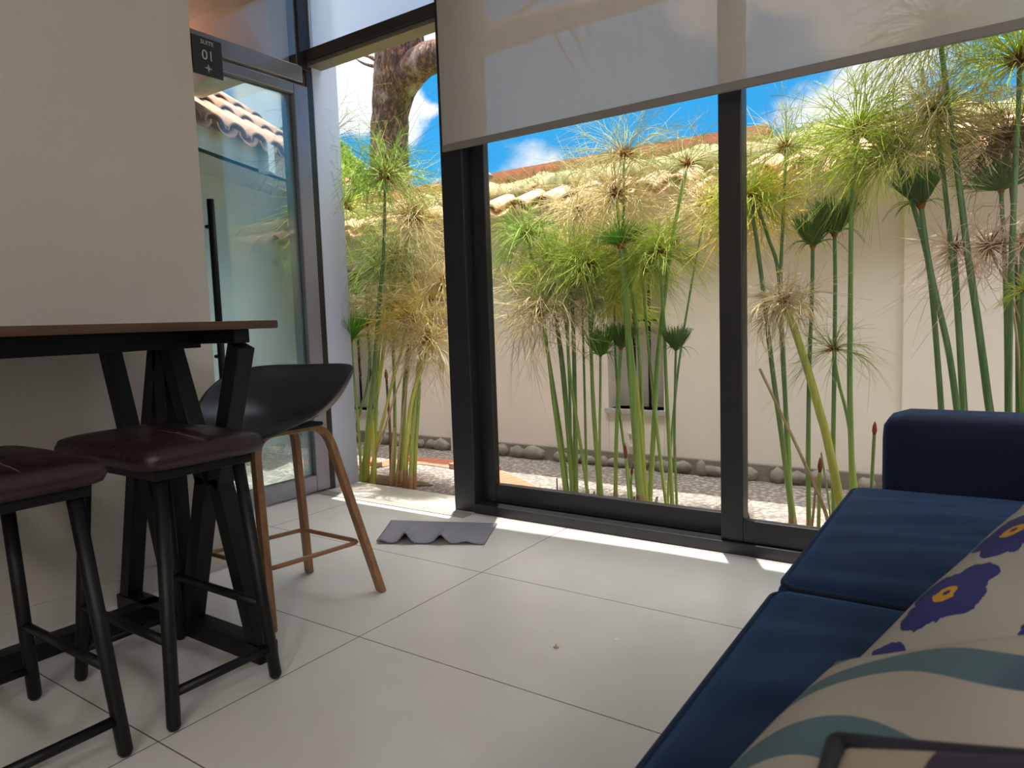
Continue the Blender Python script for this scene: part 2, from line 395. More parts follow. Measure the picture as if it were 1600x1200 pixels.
# ---- glazed front: fixed post, transom, sliding sashes
w1 = thing('window_1', 'black framed sliding glass front facing the papyrus bed', 'window', (0, YW, 0), kind='structure')
def lb(x0, x1, y0, y1, z0, z1): return (x0, x1, y0-YW, y1-YW, z0, z1)
MB().box(*lb(-2.13, -2.005, 2.575, 2.69, 0, 2.75)).build('post', M_ALU, w1, bevel=.004)
MB().box(*lb(-2.005, 3.3, 2.565, 2.70, 0, .045)).build('bottom_track', M_ALU, w1, bevel=.003)
MB().box(*lb(-2.13, 3.3, 2.575, 2.70, 2.68, 2.75)).build('head_track', M_ALU, w1)
def sash(x0, x1, y0, y1, z0, z1, st, br):
    f = MB().box(*lb(x0, x0+st, y0, y1, z0, z1)).box(*lb(x1-st, x1, y0, y1, z0, z1)).box(*lb(x0+st, x1-st, y0, y1, z0, z0+br)).box(*lb(x0+st, x1-st, y0, y1, z1-.06, z1)).build('sash', M_ALU, w1, bevel=.004)
    MB().box(*lb(x0+st, x1-st, (y0+y1)/2-.004, (y0+y1)/2+.004, z0+br, z1-.06)).build('pane', M_GLASS, f)
sash(-2.005, -.76, 2.635, 2.675, .045, 2.68, .078, .088)
sash(-.838, .75, 2.585, 2.625, .045, 2.68, .084, .085)
sash(.67, 2.3, 2.635, 2.675, .045, 2.68, .08, .088)
w2 = thing('window_2', 'frosted pale blue transom pane above the open doorway', 'window', (-2.6, YW, 2.3), kind='structure')
MB().box(-.44, .47, 0, .09, 0, .055).build('transom_beam', M_ALU, w2, bevel=.003)
MB().box(-.44, .47, .02, .11, -.022, 0).build('transom_stop', mat('olive_seal', (.16, .15, .11), .6), w2)
MB().box(-.42, .46, .045, .055, .055, .45).build('pane', M_FROST, w2)
# ---- corner post, jamb and the glass door of the entry
o = MB().box(-3.12, -3.035, 2.55, 2.625, 2.255, 2.75).box(-3.12, -3.03, 2.579, 2.625, 0, 2.255).build('trim_1', M_ALU, bevel=.004); struct(o, 'dark corner post between glass door and open doorway', 'frame')
o = MB().box(-3.3, -3.03, 2.625, 2.80, -.1, 2.9).build('trim_2', M_JAMB, bevel=.004); struct(o, 'pale blue grey outer door jamb lit by daylight', 'jamb')
dr = thing('door_1', 'tinted glass entry door in grey aluminium frame', 'door', (-3.045, 1.6, 0), kind='structure')
D = MB(); D.box(-.03, .03, .02, .11, .01, 2.165).box(-.03, .03, .885, .976, .01, 2.165).box(-.03, .03, .11, .885, .01, .10).box(-.03, .03, .11, .885, 2.11, 2.165)
D.build('door_frame', M_ALUG, dr, bevel=.006)
MB().box(-.005, .005, .11, .885, .10, 2.11).build('pane', M_DOORGLASS, dr)
MB().box(-.03, .035, -.05, .945, 2.175, 2.26).build('door_head', M_ALUG, dr, bevel=.004)
MB().tube([(.075, .335, .66), (.075, .335, 1.50)], .016, 12).tube([(.03, .335, 1.38), (.075, .335, 1.38)], .009, 8).tube([(.03, .335, .78), (.075, .335, .78)], .009, 8).build('pull_handle', M_BLACK, dr)
MB().box(-.005, .005, -.05, .94, 2.26, 2.75).build('transom_pane', M_GLASS, dr)
# suite number plate hung on the door
sg = thing('number_sign', 'dark square plate with pale number 01 on the glass door', 'sign', (-3.008, 1.995, 2.15))
MB().box(0, .006, -.075, .075, -.085, .085).build('sign_plate', M_SIGN, sg, bevel=.002)
def text(body, size, y, z, parent, name='lettering'):
    cu = bpy.data.curves.new(name, 'FONT'); cu.body = body; cu.size = size; cu.align_x = 'CENTER'; cu.align_y = 'CENTER'; cu.extrude = .0008
    o = bpy.data.objects.new(name, cu); COL.objects.link(o); o.parent = parent; cu.materials.append(M_LETTER)
    bpy.context.view_layer.update()
    me = bpy.data.meshes.new_from_object(o); bpy.data.objects.remove(o)
    o = bpy.data.objects.new(name, me); COL.objects.link(o); o.parent = parent
    o.rotation_euler = (PI/2, 0, PI/2); o.location = (.0072, y, z); return o
text('01', .062, 0, .005, sg, 'number')
text('SUITE', .026, 0, .062, sg)
em = MB()
for k in range(8):
    a = k*PI/4; r0 = .021 if k % 2 == 0 else .011
    em.prism([(0, 0), (math.cos(a-.3)*r0*.45, math.sin(a-.3)*r0*.45), (math.cos(a)*r0, math.sin(a)*r0), (math.cos(a+.3)*r0*.45, math.sin(a+.3)*r0*.45)], 'x', .0062, .0075)
e = em.build('emblem', M_LETTER, sg); e.location = (0, 0, -.05)
# threshold and sill
o = MB().box(-3.035, -2.0, 2.475, 2.535, 0, .004).build('trim_3', M_TRACK); struct(o, 'thin grey threshold strip across the open doorway', 'threshold')
o = MB().box(-3.03, 3.3, 2.60, 2.79, -.12, -.002).build('trim_4', M_MARBLE); struct(o, 'pale stone sill outside the glazed front', 'sill')
# soffit and lintel of the building outside the entry door, roof eave over the glazed front
o = MB().box(-4.0, -3.122, .2, 2.62, 2.665, 2.85).box(-4.0, -3.122, 2.44, 2.60, 2.31, 2.665).build('trim_5', M_SOFFIT); struct(o, 'porch soffit and beam above the entry door', 'soffit')
o = MB().prism([(-3.3, 2.66), (-3.3, 2.70), (-2.3, 2.72), (-1.2, 2.78), (3.4, 2.80), (3.4, 2.66)], 'z', 2.88, 2.98).build('trim_6', M_SOFFIT); struct(o, 'thin roof eave above the glazed front', 'eave')

# ---- roller blind
rb = thing('roller_blind', 'wide pale screen roller blind half lowered over the sliding glass', 'blind', (0, 2.50, 1.66))
bx0 = PY(692, 237, 2.50).x
MB().box(bx0, 3.0, -.001, .001, .03, 1.03).build('blind_fabric', M_BLIND, rb)
MB().box(bx0, 3.0, -.006, .008, 0, .030).build('bottom_bar', M_BLINDBAR, rb, bevel=.003)
MB().tube([(bx0, .01, 1.05), (3.0, .01, 1.05)], .025, 16).build('roller_tube', M_WHITE, rb)

# =================================================================== FURNITURE
# ---- bar table
tb = thing('bar_table', 'bar height table with dark wood top and black steel trestle base', 'table', (-1.98, .4, 0))
def T(x, y, z): return (x+1.98, y-.4, z)
MB().box(-.40, .405, -.95, .80, .902, .923).build('tabletop', M_TOP, tb, bevel=.003)
fr = MB(); fr.box(-.33, .33, -.82, -.76, .850, .902).box(-.36, .355, .70, .745, .866, .902)
fr.box(-.25, -.20, -.80, .72, .845, .902).box(.12, .17, -.80, .72, .855, .902)
fr.build('top_rails', M_BLACK, tb, bevel=.002)
def hourglass(y, x0, x1, name='trestle'):
    b = MB(); xm = (x0+x1)/2; g = .028
    for s, xe in ((-1, x0), (1, x1)):
        b.bar((xe, y, .86), (xm+s*g, y, .47), .05, .05, (0, 1, 0)).bar((xm+s*g, y, .49), (xe, y, .02), .05, .05, (0, 1, 0))
    b.box(x0-.03, x1+.03, y-.03, y+.03, 0, .05)
    b.build(name, M_BLACK, tb, bevel=.002)
hourglass(.725, .005, .345); hourglass(.725, -.35, -.05)
hourglass(-.78, .005, .345); hourglass(-.78, -.35, -.05)
MB().box(-.055, .0, .70, .75, 0, .86).build('centre_post', M_BLACK, tb, bevel=.002)
MB().box(-.25, -.19, -.78, .75, 0, .05).build('floor_stretcher', M_BLACK, tb, bevel=.002)

# ---- padded stools
def pad_stool(y0, label):
    t = thing('padded_bar_stool', label, 'stool', (-1.73, y0, 0), 'leather stools tucked under the bar table')
    # seat: puffed slab with pinched edges
    hx, hy, z0, z1 = .235, .16, .588, .648; nx, ny = 28, 20
    b = bmesh.new(); top = []; bot = []
    def sq(u, v):
        x = hx*u; y = hy*v
        k = 1-.05*(abs(u)**6)*(abs(v)**6)
        return x*k, y*k
    for j in range(ny+1):
        r1 = []; r2 = []
        for i in range(nx+1):
            u = 2*i/nx-1; v = 2*j/ny-1; x, y = sq(u, v)
            e = (1-abs(u)**8)*(1-abs(v)**8)
            edge = e**.35
            sew = .006*(math.exp(-((u-.33)/.03)**2)+math.exp(-((u+.33)/.03)**2)+math.exp(-((v)/.04)**2))
            crown = .012*(1-u*u)*(1-v*v)
            puck = .0035*math.sin(u*38)*(abs(v)**10)+.0035*math.sin(v*30)*(abs(u)**10)
            zc = (z0+z1)/2
            r1.append(b.verts.new((x, y+puck, zc+(z1-zc)*edge+crown-sew*e)))
            r2.append(b.verts.new((x, y+puck, zc-(zc-z0)*edge)) if 0 < i < nx and 0 < j < ny else r1[-1])
        top.append(r1); bot.append(r2)
    for j in range(ny):
        for i in range(nx):
            b.faces.new((top[j][i], top[j][i+1], top[j+1][i+1], top[j+1][i]))
            q = [bot[j][i], bot[j+1][i], bot[j+1][i+1], bot[j][i+1]]
            if len(set(q)) == 4: 
                try: b.faces.new(q)
                except ValueError: pass
    me = bpy.data.meshes.new('seat'); bmesh.ops.recalc_face_normals(b, faces=b.faces); b.to_mesh(me); b.free()
    seat = link('seat', me, M_LEATHER, t, True)
    st = MB()
    for u in (-.33, .33):
        st.tube([(u*hx, v*hy, (.646+.012*(1-u*u)*(1-v*v)-.003-.012*abs(v)**9)) for v in np.linspace(-.93, .93, 12)], .0014, 5)
    st.tube([(u*hx, 0, .643+.012*(1-u*u)-.012*abs(u)**9) for u in np.linspace(-.93, .93, 14)], .0014, 5)
    st.build('stitching', M_STITCH, seat)
    MB().box(-.20, .20, -.125, .125, .570, .592).build('seat_frame', M_BLACK, t, bevel=.002)
    for sx in (-1, 1):
        for sy in (-1, 1):
            MB().tube([(sx*.175, sy*.10, .58), (sx*.219, sy*.137, .012), (sx*.2195, sy*.1375, .004)], [.0155, .0155, .011], 14).build('leg', M_BLACK, t)
    def at(z): k = (.58-z)/.568; return .175+.044*k, .10+.037*k
    for z, ax in ((.085, 'y'), (.20, 'x')):
        X, Y = at(z)
        for s in (-1, 1):
            MB().tube([(s*X, -Y, z), (s*X, Y, z)] if ax == 'y' else [(-X, s*Y, z), (X, s*Y, z)], .0115, 12).build('rung', M_BLACK, t)
    return t
pad_stool(.937, 'dark brown leather padded stool directly in front of the table end trestle')
pad_stool(.555, 'dark brown leather padded stool cut off by the frame edge')

# ---- black shell stool on bent oak legs
s2 = thing('shell_bar_stool', 'black moulded shell stool on bent oak legs by the glass door', 'stool', (-1.92, 1.44, 0))
b = bmesh.new(); NR, NT = 14, 56; rows = []
def shell_pt(r, th):
    c, s = math.cos(th), math.sin(th)        # th=90deg is the back (+y)
    ex = 2.5
    k = (abs(c)**ex+abs(s)**ex)**(-1/ex)
    x = .235*c*k*r; y = .225*s*k*r
    back = max(0, s); side = abs(c)
    rim = .150*(.5+.5*s)**1.3 + .062*side**2*(.62+.38*s) + .016
    if s < -.2: rim -= .030*(-s-.2)
    z = .608 + rim*r**3.6 - .006*(1-r)
    if s < 0: z -= .035*(-s)*max(0, r-.8)/.2*(1-side)
    return x, y, z
c0 = b.verts.new((0, 0, .602))
for i in range(1, NR+1):
    rows.append([b.verts.new(shell_pt(i/NR, 2*PI*k/NT)) for k in range(NT)])
for k in range(NT): b.faces.new((c0, rows[0][k], rows[0][(k+1) % NT]))
for a, c in zip(rows, rows[1:]):
    for k in range(NT): b.faces.new((a[k], c[k], c[(k+1) % NT], a[(k+1) % NT]))
bmesh.ops.recalc_face_normals(b, faces=b.faces)
me = bpy.data.meshes.new('seat_shell'); b.to_mesh(me); b.free()
o = link('seat_shell', me, M_SHELL, s2, True); o.rotation_euler.z = math.radians(22); md = o.modifiers.new('thickness', 'SOLIDIFY'); md.thickness = .009; md.offset = -1
md = o.modifiers.new('round', 'SUBSURF'); md.levels = 1; md.render_levels = 1
MB().box(-.12, .10, -.10, .10, .578, .590).tube([(.03, 0, .585), (.03, 0, .606)], .03, 14).build('seat_bracket', M_BLACK, s2, bevel=.003)
def arch(f0, f1, t0, t1):
    """bent plywood leg pair: foot, rounded shoulders, foot"""
    f0, f1, t0, t1 = map(Vector, (f0, f1, t0, t1)); R = .075; pts = []
    def corner(a, c, d):
        u = (a-c).normalized(); v = (d-c).normalized()
        p0 = c+u*R; p2 = c+v*R
        return [p0*(1-t)**2+c*2*t*(1-t)+p2*t*t for t in np.linspace(0, 1, 9)]
    pts = [f0]+corner(f0, t0, t1)+corner(t0, t1, f1)+[f1]
    bm = bmesh.new(); rings = []
    nrm = (f1-f0).cross(Vector((0, 0, 1))).normalized()
    for i, p in enumerate(pts):
        t = (pts[min(i+1, len(pts)-1)]-pts[max(i-1, 0)]).normalized()
        e2 = t.cross(nrm).normalized(); 
        rings.append([bm.verts.new(p+nrm*a*.0175+e2*c*.0115) for a, c in ((-1, -1), (1, -1), (1, 1), (-1, 1))])
    for a, c in zip(rings, rings[1:]):
        for k in range(4): bm.faces.new((a[k], a[(k+1) % 4], c[(k+1) % 4], c[k]))
    bm.faces.new(rings[0][::-1]); bm.faces.new(rings[-1]); bmesh.ops.recalc_face_normals(bm, faces=bm.faces)
    for ring, z in ((rings[0], 0), (rings[-1], 0)):
        for v in ring: v.co.z = z+.002
    me = bpy.data.meshes.new('bent_leg'); bm.to_mesh(me); bm.free()
    o = link('bent_leg', me, M_OAK, s2); md = o.modifiers.new('bevel', 'BEVEL'); md.width = .004; md.segments = 2; md.limit_method = 'ANGLE'
FA, FB = (.165, -.195, .0), (.225, .20, .0)
FC, FD = (-.235, -.195, .0), (-.145, .20, .0)
arch(FA, FB, (.055, -.135, .575), (.075, .125, .575)); arch(FC, FD, (-.115, -.135, .575), (-.085, .125, .575))
def legpt(f, t, z): f, t = Vector(f), Vector(t); k = z/t.z; return f.lerp(t, k)
zr = .175
q = [legpt(FA, (.055, -.135, .575), zr), legpt(FB, (.075, .125, .575), zr), legpt(FD, (-.085, .125, .575), zr), legpt(FC, (-.115, -.135, .575), zr)]
q = [Vector((p.x*.95, p.y*.93, p.z)) for p in q]; loop = []
for i in range(4):
    a, c, d = q[i-1], q[i], q[(i+1) % 4]
    p0 = c+(a-c).normalized()*.03; p2 = c+(d-c).normalized()*.03
    loop += [p0*(1-t)**2+c*2*t*(1-t)+p2*t*t for t in np.linspace(0, 1, 5)]
loop.append(loop[0]); MB().tube(loop, .0075, 10, cap=False).build('footrest_ring', mat('oak_tone_metal', (.27, .13, .06), .4), s2)

# ---- floor cloth
P4 = [PZ(611, 815, 0), PZ(777, 820, 0), PZ(757, 852, 0), PZ(588, 850, 0)]
cen = sum(P4, Vector())/4; b = bmesh.new(); uvl = b.loops.layers.uv.new('uv'); g = []
nu, nv = 60, 24
for j in range(nv+1):
    row = []
    for i in range(nu+1):
        u, v = i/nu, j/nv
        p = P4[0].lerp(P4[1], u).lerp(P4[3].lerp(P4[2], u), v)
        z = .006+v**1.7*(.045*math.exp(-((u-.27)/.055)**2)+.038*math.exp(-((u-.60)/.06)**2)+.012*math.exp(-((u-.04)/.05)**2)+.010*math.exp(-((u-.83)/.06)**2))
        z += .0015*math.sin(u*17)*math.sin(v*9)+.0015
        row.append(b.verts.new((p.x-cen.x, p.y-cen.y, z)))
    g.append(row)
for j in range(nv):
    for i in range(nu):
        f = b.faces.new((g[j][i], g[j+1][i], g[j+1][i+1], g[j][i+1])); f.smooth = True
        for l, (a, c) in zip(f.loops, ((i, j), (i, j+1), (i+1, j+1), (i+1, j))): l[uvl].uv = (a/nu, c/nv*.55)
bmesh.ops.recalc_face_normals(b, faces=b.faces)
me = bpy.data.meshes.new('floor_cloth'); b.to_mesh(me); b.free(); o = link('floor_cloth', me, M_CLOTH); o.location = (cen.x, cen.y, 0)
md = o.modifiers.new('thickness', 'SOLIDIFY'); md.thickness = .004
tag(o, 'small grey woven floor cloth with rippled edge by the open doorway', 'mat')
p = PZ(868, 1013, 0); o = MB().bar((-.006, 0, .003), (.008, .004, .003), .006, .003).bar((0, 0, .003), (.001, .003, .012), .002, .002).build('leaf_scrap', M_LEAF); o.location = p
tag(o, 'tiny scrap of dry leaf lying on the floor tiles', 'leaf')

# ---- sofa
sf = thing('sofa', 'navy velvet sofa with two seat cushions facing the bar table', 'sofa', (0, 1.2, 0))
def rounded_block(x0, x1, y0, y1, z0, z1, R, crown=0, n=10, wr=0):
    """soft cushion block: rounded box with a crowned top"""
    b = bmesh.new(); bmesh.ops.create_cube(b, size=1)
    bmesh.ops.subdivide_edges(b, edges=b.edges, cuts=n*2, use_grid_fill=True)
    cx, cy, cz = (x0+x1)/2, (y0+y1)/2, (z0+z1)/2; hx, hy, hz = (x1-x0)/2, (y1-y0)/2, (z1-z0)/2
    for v in b.verts:
        p = Vector((v.co.x*2*hx, v.co.y*2*hy, v.co.z*2*hz)); u, w_ = v.co.x*2, v.co.y*2
        c = Vector((max(-hx+R, min(hx-R, p.x)), max(-hy+R, min(hy-R, p.y)), max(-hz+R, min(hz-R, p.z))))
        d = p-c
        if d.length > 1e-9:
            m_ = max(abs(d.x), abs(d.y), abs(d.z)); p = c+d.normalized()*min(R, m_)
        if v.co.z > 0: p.z += crown*(1-u*u)*(1-w_*w_)+wr*math.sin(w_*9+u*2.3)*(1-u*u)*(1-w_**4)*.5+wr*.45*math.sin(w_*17+math.sin(u*5)*1.5+u*3)*(.25+.75*max(0, -u)**2)*(1-w_**6)*(1-u**8)+wr*.2*math.sin(w_*31-u*4)*(1-u*u)*(1-w_**6)
        v.co = p+Vector((cx, cy, cz))
    bmesh.ops.recalc_face_normals(b, faces=b.faces); return b
def soft(name, m, parent, *a, **k):
    b = rounded_block(*a, **k); me = bpy.data.meshes.new(name); b.to_mesh(me); b.free(); return link(name, me, m, parent, True)
def cushion(y0, y1):
    c = soft('seat_cushion', M_NAVY, sf, -.312, .42, y0, y1, .265, .425, .035, crown=.024, wr=.009, n=22)
    for z in (.4147, .275):
        R = .03; pts = []
        for cx, cy, a0 in ((.38, y1-.04, 0), (-.272, y1-.04, 90), (-.272, y0+.04, 180), (.38, y0+.04, 270)):
            for k in range(5):
                a = math.radians(a0+k*22.5); pts.append((cx+R*math.cos(a)*1.02, cy+R*math.sin(a)*1.02, z))
        pts.append(pts[0]); MB().tube(pts, .0055, 8, cap=False).build('piping', M_NAVYPIPE, c)
cushion(.045, .865); cushion(-.86, .038)
soft('arm', M_ARM, sf, -.245, .75, .90, 1.10, .04, .615, .05, n=8)
soft('arm', M_ARM, sf, -.245, .75, -1.07, -.87, .04, .60, .05, n=8)
soft('backrest', M_NAVY, sf, .43, .72, -.87, .90, .10, .82, .06, n=8)
MB().box(-.30, .72, -1.0, 1.02, .10, .268).build('base', M_ARM, sf, bevel=.01)
for x in (-.22, .66):
    for y in (-.95, .98): MB().tube([(x, y, .10), (x, y, 0)], [.022, .015], 10).build('foot', M_BLACK, sf)

# ---- throw pillows
def pillow(name, label, centre, u, v, su, sv, th, m, parent=None, n=40):
    u, v = Vector(u).normalized(), Vector(v); v = (v-u*v.dot(u)).normalized(); w_ = u.cross(v)
    b = bmesh.new(); uvl = b.loops.layers.uv.new('uv'); S = {}
    for side in (1, -1):
        for j in range(n+1):
            for i in range(n+1):
                a, c = 2*i/n-1, 2*j/n-1
                if side == -1 and (i in (0, n) or j in (0, n)): S[side, i, j] = S[1, i, j]; continue
                pin = 1-.07*(1-a*a)*abs(c)**3 ; pin2 = 1-.07*(1-c*c)*abs(a)**3
                h = th*((1-a*a)**.55)*((1-c*c)**.55)
                h *= 1+.05*math.sin(a*7+c*3)
                S[side, i, j] = b.verts.new(u*(a*su*pin2)+v*(c*sv*pin)+w_*h*side)
    for side in (1, -1):
        for j in range(n):
            for i in range(n):
                q = [S[side, i, j], S[side, i+1, j], S[side, i+1, j+1], S[side, i, j+1]]
                if len(set(q)) < 4: continue
                try: f = b.faces.new(q if side == 1 else q[::-1])
                except ValueError: continue
                f.smooth = True
                idx = [(i, j), (i+1, j), (i+1, j+1), (i, j+1)]
                if side == -1: idx = idx[::-1]
                for l, (a, c) in zip(f.loops, idx): l[uvl].uv = (a/n, c/n)
    me = bpy.data.meshes.new(name); b.to_mesh(me); b.free(); o = link(name, me, m); o.location = centre
    tag(o, label, 'pillow', 'throw pillows on the sofa')
    return o, [(u*(a*su*(1-.07*(1-c*c)*abs(a)**3))+v*(c*sv*(1-.07*(1-a*a)*abs(c)**3))) for a, c in
               [(t, -1) for t in np.linspace(-1, 1, 16)]+[(1, t) for t in np.linspace(-1, 1, 16)]+[(t, 1) for t in np.linspace(1, -1, 16)]+[(-1, t) for t in np.linspace(1, -1, 16)]]

def union(h, sx, sy, circles):
    acc = None
    for cx, cy, r in circles:
        d = h.m('SUBTRACT', h.m('SQRT', h.m('ADD', h.m('POWER', h.m('SUBTRACT', sx, cx), 2.0), h.m('POWER', h.m('SUBTRACT', sy, cy), 2.0))), r)
        acc = d if acc is None else h.m('MINIMUM', acc, d)
    return acc
def pansy_mat():
    m = bpy.data.materials.new('pansy_print_cotton'); m.use_nodes = True; h = N(m.node_tree); b = h.n['Principled BSDF']
    s = h.new('ShaderNodeSeparateXYZ'); h.L.new(h.new('ShaderNodeTexCoord').outputs['UV'], s.inputs[0])
    wob = h.m('MULTIPLY', h.m('SUBTRACT', h.noise(h.new('ShaderNodeTexCoord').outputs['UV'], 22, 3), .5), .05)
    sx, sy = h.m('ADD', s.outputs[0], wob), h.m('SUBTRACT', s.outputs[1], wob)
    fl = []; ye = []; da = []
    for cx, cy, k, a in ((.03, .14, .8, 0), (.33, .20, 1, .4), (.66, .20, 1, -.3), (.97, .2, 1, .2), (.15, .58, 1, 1), (.48, .62, 1, 2), (.82, .60, 1, .6), (.28, .82, 1, 1.5), (.62, .85, 1, .1), (.92, .84, .9, 2)):
        for j, (r, d) in enumerate(((.085, .07), (.07, .07), (.08, .07), (.066, .075))):
            an = a+j*PI/2; fl.append((cx+math.cos(an)*d*k, cy+math.sin(an)*d*k, r*k))
        ye.append((cx, cy, .036*k)); da.append((cx+.004, cy, .012*k))
    f1 = h.m('LESS_THAN', union(h, sx, sy, fl), 0.0)
    # long slim yellow eyes
    f2 = h.m('LESS_THAN', union(h, s.outputs[0], h.m('ADD', sy, 0), ye), 0.0); f3 = h.m('LESS_THAN', union(h, s.outputs[0], s.outputs[1], da), 0.0)
    c = h.mix(f1, (.40, .38, .33), (.026, .030, .18)); c = h.mix(f2, c, (.62, .33, .02)); c = h.mix(f3, c, (.03, .03, .16))
    h.L.new(c, b.inputs['Base Color']); b.inputs['Roughness'].default_value = .9
    return m
def wave_mat():
    m = bpy.data.materials.new('wavy_print_cotton'); m.use_nodes = True; h = N(m.node_tree); b = h.n['Principled BSDF']
    s = h.new('ShaderNodeSeparateXYZ'); h.L.new(h.new('ShaderNodeTexCoord').outputs['UV'], s.inputs[0])
    ph = h.m('MULTIPLY', h.m('SINE', h.m('MULTIPLY_ADD', s.outputs[0], 8.5, -.9)), .075)
    t = h.m('FRACT', h.m('MULTIPLY', h.m('SUBTRACT', s.outputs[1], ph), 3.1))
    f = h.m('LESS_THAN', t, .42)
    cc = h.mix(h.smooth(s.outputs[0], .52, .72), (.085, .155, .195), (.03, .035, .08))
    h.L.new(h.mix(f, (.42, .38, .33), cc), b.inputs['Base Color']); b.inputs['Roughness'].default_value = .9
    return m
def stripe_mat():
    m = bpy.data.materials.new('broad_stripe_cotton'); m.use_nodes = True; h = N(m.node_tree); b = h.n['Principled BSDF']
    s = h.new('ShaderNodeSeparateXYZ'); h.L.new(h.new('ShaderNodeTexCoord').outputs['UV'], s.inputs[0])
    f = h.m('GREATER_THAN', h.m('FRACT', h.m('MULTIPLY_ADD', s.outputs[0], 2.6, .12)), .5)
    h.L.new(h.mix(f, (.40, .34, .27), (.035, .018, .05)), b.inputs['Base Color']); b.inputs['Roughness'].default_value = .9
    return m
pillow('throw_pillow', 'white pillow printed with blue and yellow pansies', (.115, .955, .575), (.44, .81, .36), (.80, -.54, .24), .225, .215, .062, pansy_mat())
pillow('throw_pillow', 'cream pillow with wavy teal and navy bands', (-.012, .555, .565), (.83, -.30, .42), (.25, .95, .15), .215, .215, .05, wave_mat())
o, rim = pillow('throw_pillow', 'cream and dark striped pillow edged in black piping, nearest of the three', (.106, .232, .676), (.88, -.1, .30), (.25, .95, .12), .215, .215, .04, stripe_mat())
MB().tube(rim, .007, 8, cap=False).build('piping', mat('dark_piping', (.012, .012, .022), .8), o)

# =================================================================== COURTYARD
GZ = -.045
o = MB().box(-12, 8, 2.79, 4.3, GZ-.2, GZ).box(-12, -3.3, -3, 2.79, GZ-.2, -.02).build('ground', M_GROUND); struct(o, 'pebbled concrete courtyard ground', 'ground')
o = MB().box(-40, 40, 4.4, 60, -.8, -.5).build('ground_1', mat('lawn_beyond', (.12, .18, .05), .95)); o.name = 'lawn'; struct(o, 'grass beyond the courtyard wall', 'ground')
# brick band
bl = [PZ(545, 733, GZ), PZ(640, 721, GZ), PZ(712, 727, GZ), PZ(768, 742, GZ), PZ(812, 763, GZ), PZ(838, 790, GZ)]
b = bmesh.new(); uvl = b.loops.layers.uv.new('uv'); n = 40; L = []; R_ = []
def bez(t):
    k = t*(len(bl)-1); i = min(int(k), len(bl)-2); f = k-i
    p0, p1, p2, p3 = bl[max(i-1, 0)], bl[i], bl[i+1], bl[min(i+2, len(bl)-1)]
    return .5*((2*p1)+(p2-p0)*f+(2*p0-5*p1+4*p2-p3)*f*f+(3*p1-p0-3*p2+p3)*f**3)
cum = 0; prev = None; sect = []
for i in range(n+1):
    p = bez(i/n); t = (bez(min(i/n+.01, 1))-bez(max(i/n-.01, 0))).normalized(); nn = Vector((-t.y, t.x, 0))
    if prev is not None: cum += (p-prev).length
    prev = p; sect.append((p-nn*.10, p+nn*.10, cum))
for (a0, a1, c0_), (b0, b1, c1_) in zip(sect, sect[1:]):
    vs = [b.verts.new((q.x, q.y, GZ+.006)) for q in (a0, b0, b1, a1)]
    f = b.faces.new(vs)
    for l, uv in zip(f.loops, ((c0_/.065, 0), (c1_/.065, 0), (c1_/.065, 1), (c0_/.065, 1))): l[uvl].uv = uv
bmesh.ops.recalc_face_normals(b, faces=b.faces); me = bpy.data.meshes.new('brick_edging'); b.to_mesh(me); b.free(); o = link('brick_edging', me, M_BRICK)
md = o.modifiers.new('thickness', 'SOLIDIFY'); md.thickness = .03; md.offset = -1
tag(o, 'curved band of red bricks set in the pebbled ground', 'paving', kind='structure')
# soil pits
for (cx, cy, rx, ry), lab in (((PZ(600, 752, GZ).x, PZ(600, 752, GZ).y+.02, .34, .10), 'brown soil pit around the papyrus clump by the doorway'),):
    b = bmesh.new(); bmesh.ops.create_uvsphere(b, u_segments=32, v_segments=8, radius=1)
    for v in b.verts: v.co = (v.co.x*rx*(1+.1*math.sin(5*math.atan2(v.co.y, v.co.x))), v.co.y*ry, v.co.z*.012)
    me = bpy.data.meshes.new('soil_bed'); b.to_mesh(me); b.free(); o = link('soil_bed', me, M_SOIL, None, True); o.location = (cx, cy, GZ+.002); tag(o, lab, 'soil', kind='structure')

# courtyard wall with two barred niches
YC = 4.0
def rectpx(x0, y0, x1, y1): a, c = PY(x0, y0, YC), PY(x1, y1, YC); return a.x, c.x, c.z, a.z
NI = [(-4.52, -4.08, .215, 1.26), (-2.01, -1.64, .325, 1.27)]
wall = MB(); xs = [-9.0]
x = -9.0
for a, c, z0, z1 in NI:
    wall.box(x, a, YC, YC+.28, -.3, 1.66); wall.box(a, c, YC, YC+.28, -.3, z0); wall.box(a, c, YC, YC+.28, z1, 1.66); wall.box(a, c, YC+.17, YC+.28, z0, z1); x = c
wall.box(x, 6.0, YC, YC+.28, -.3, 1.66).box(-3.29, -3.10, YC-.04, YC, -.05, 1.62).box(-.37, 6.0, YC-.035, YC, -.05, 1.64)
wc = wall.build('courtyard_wall', M_OUT, bevel=.004); struct(wc, 'cream plastered courtyard wall with tiled coping', 'wall')
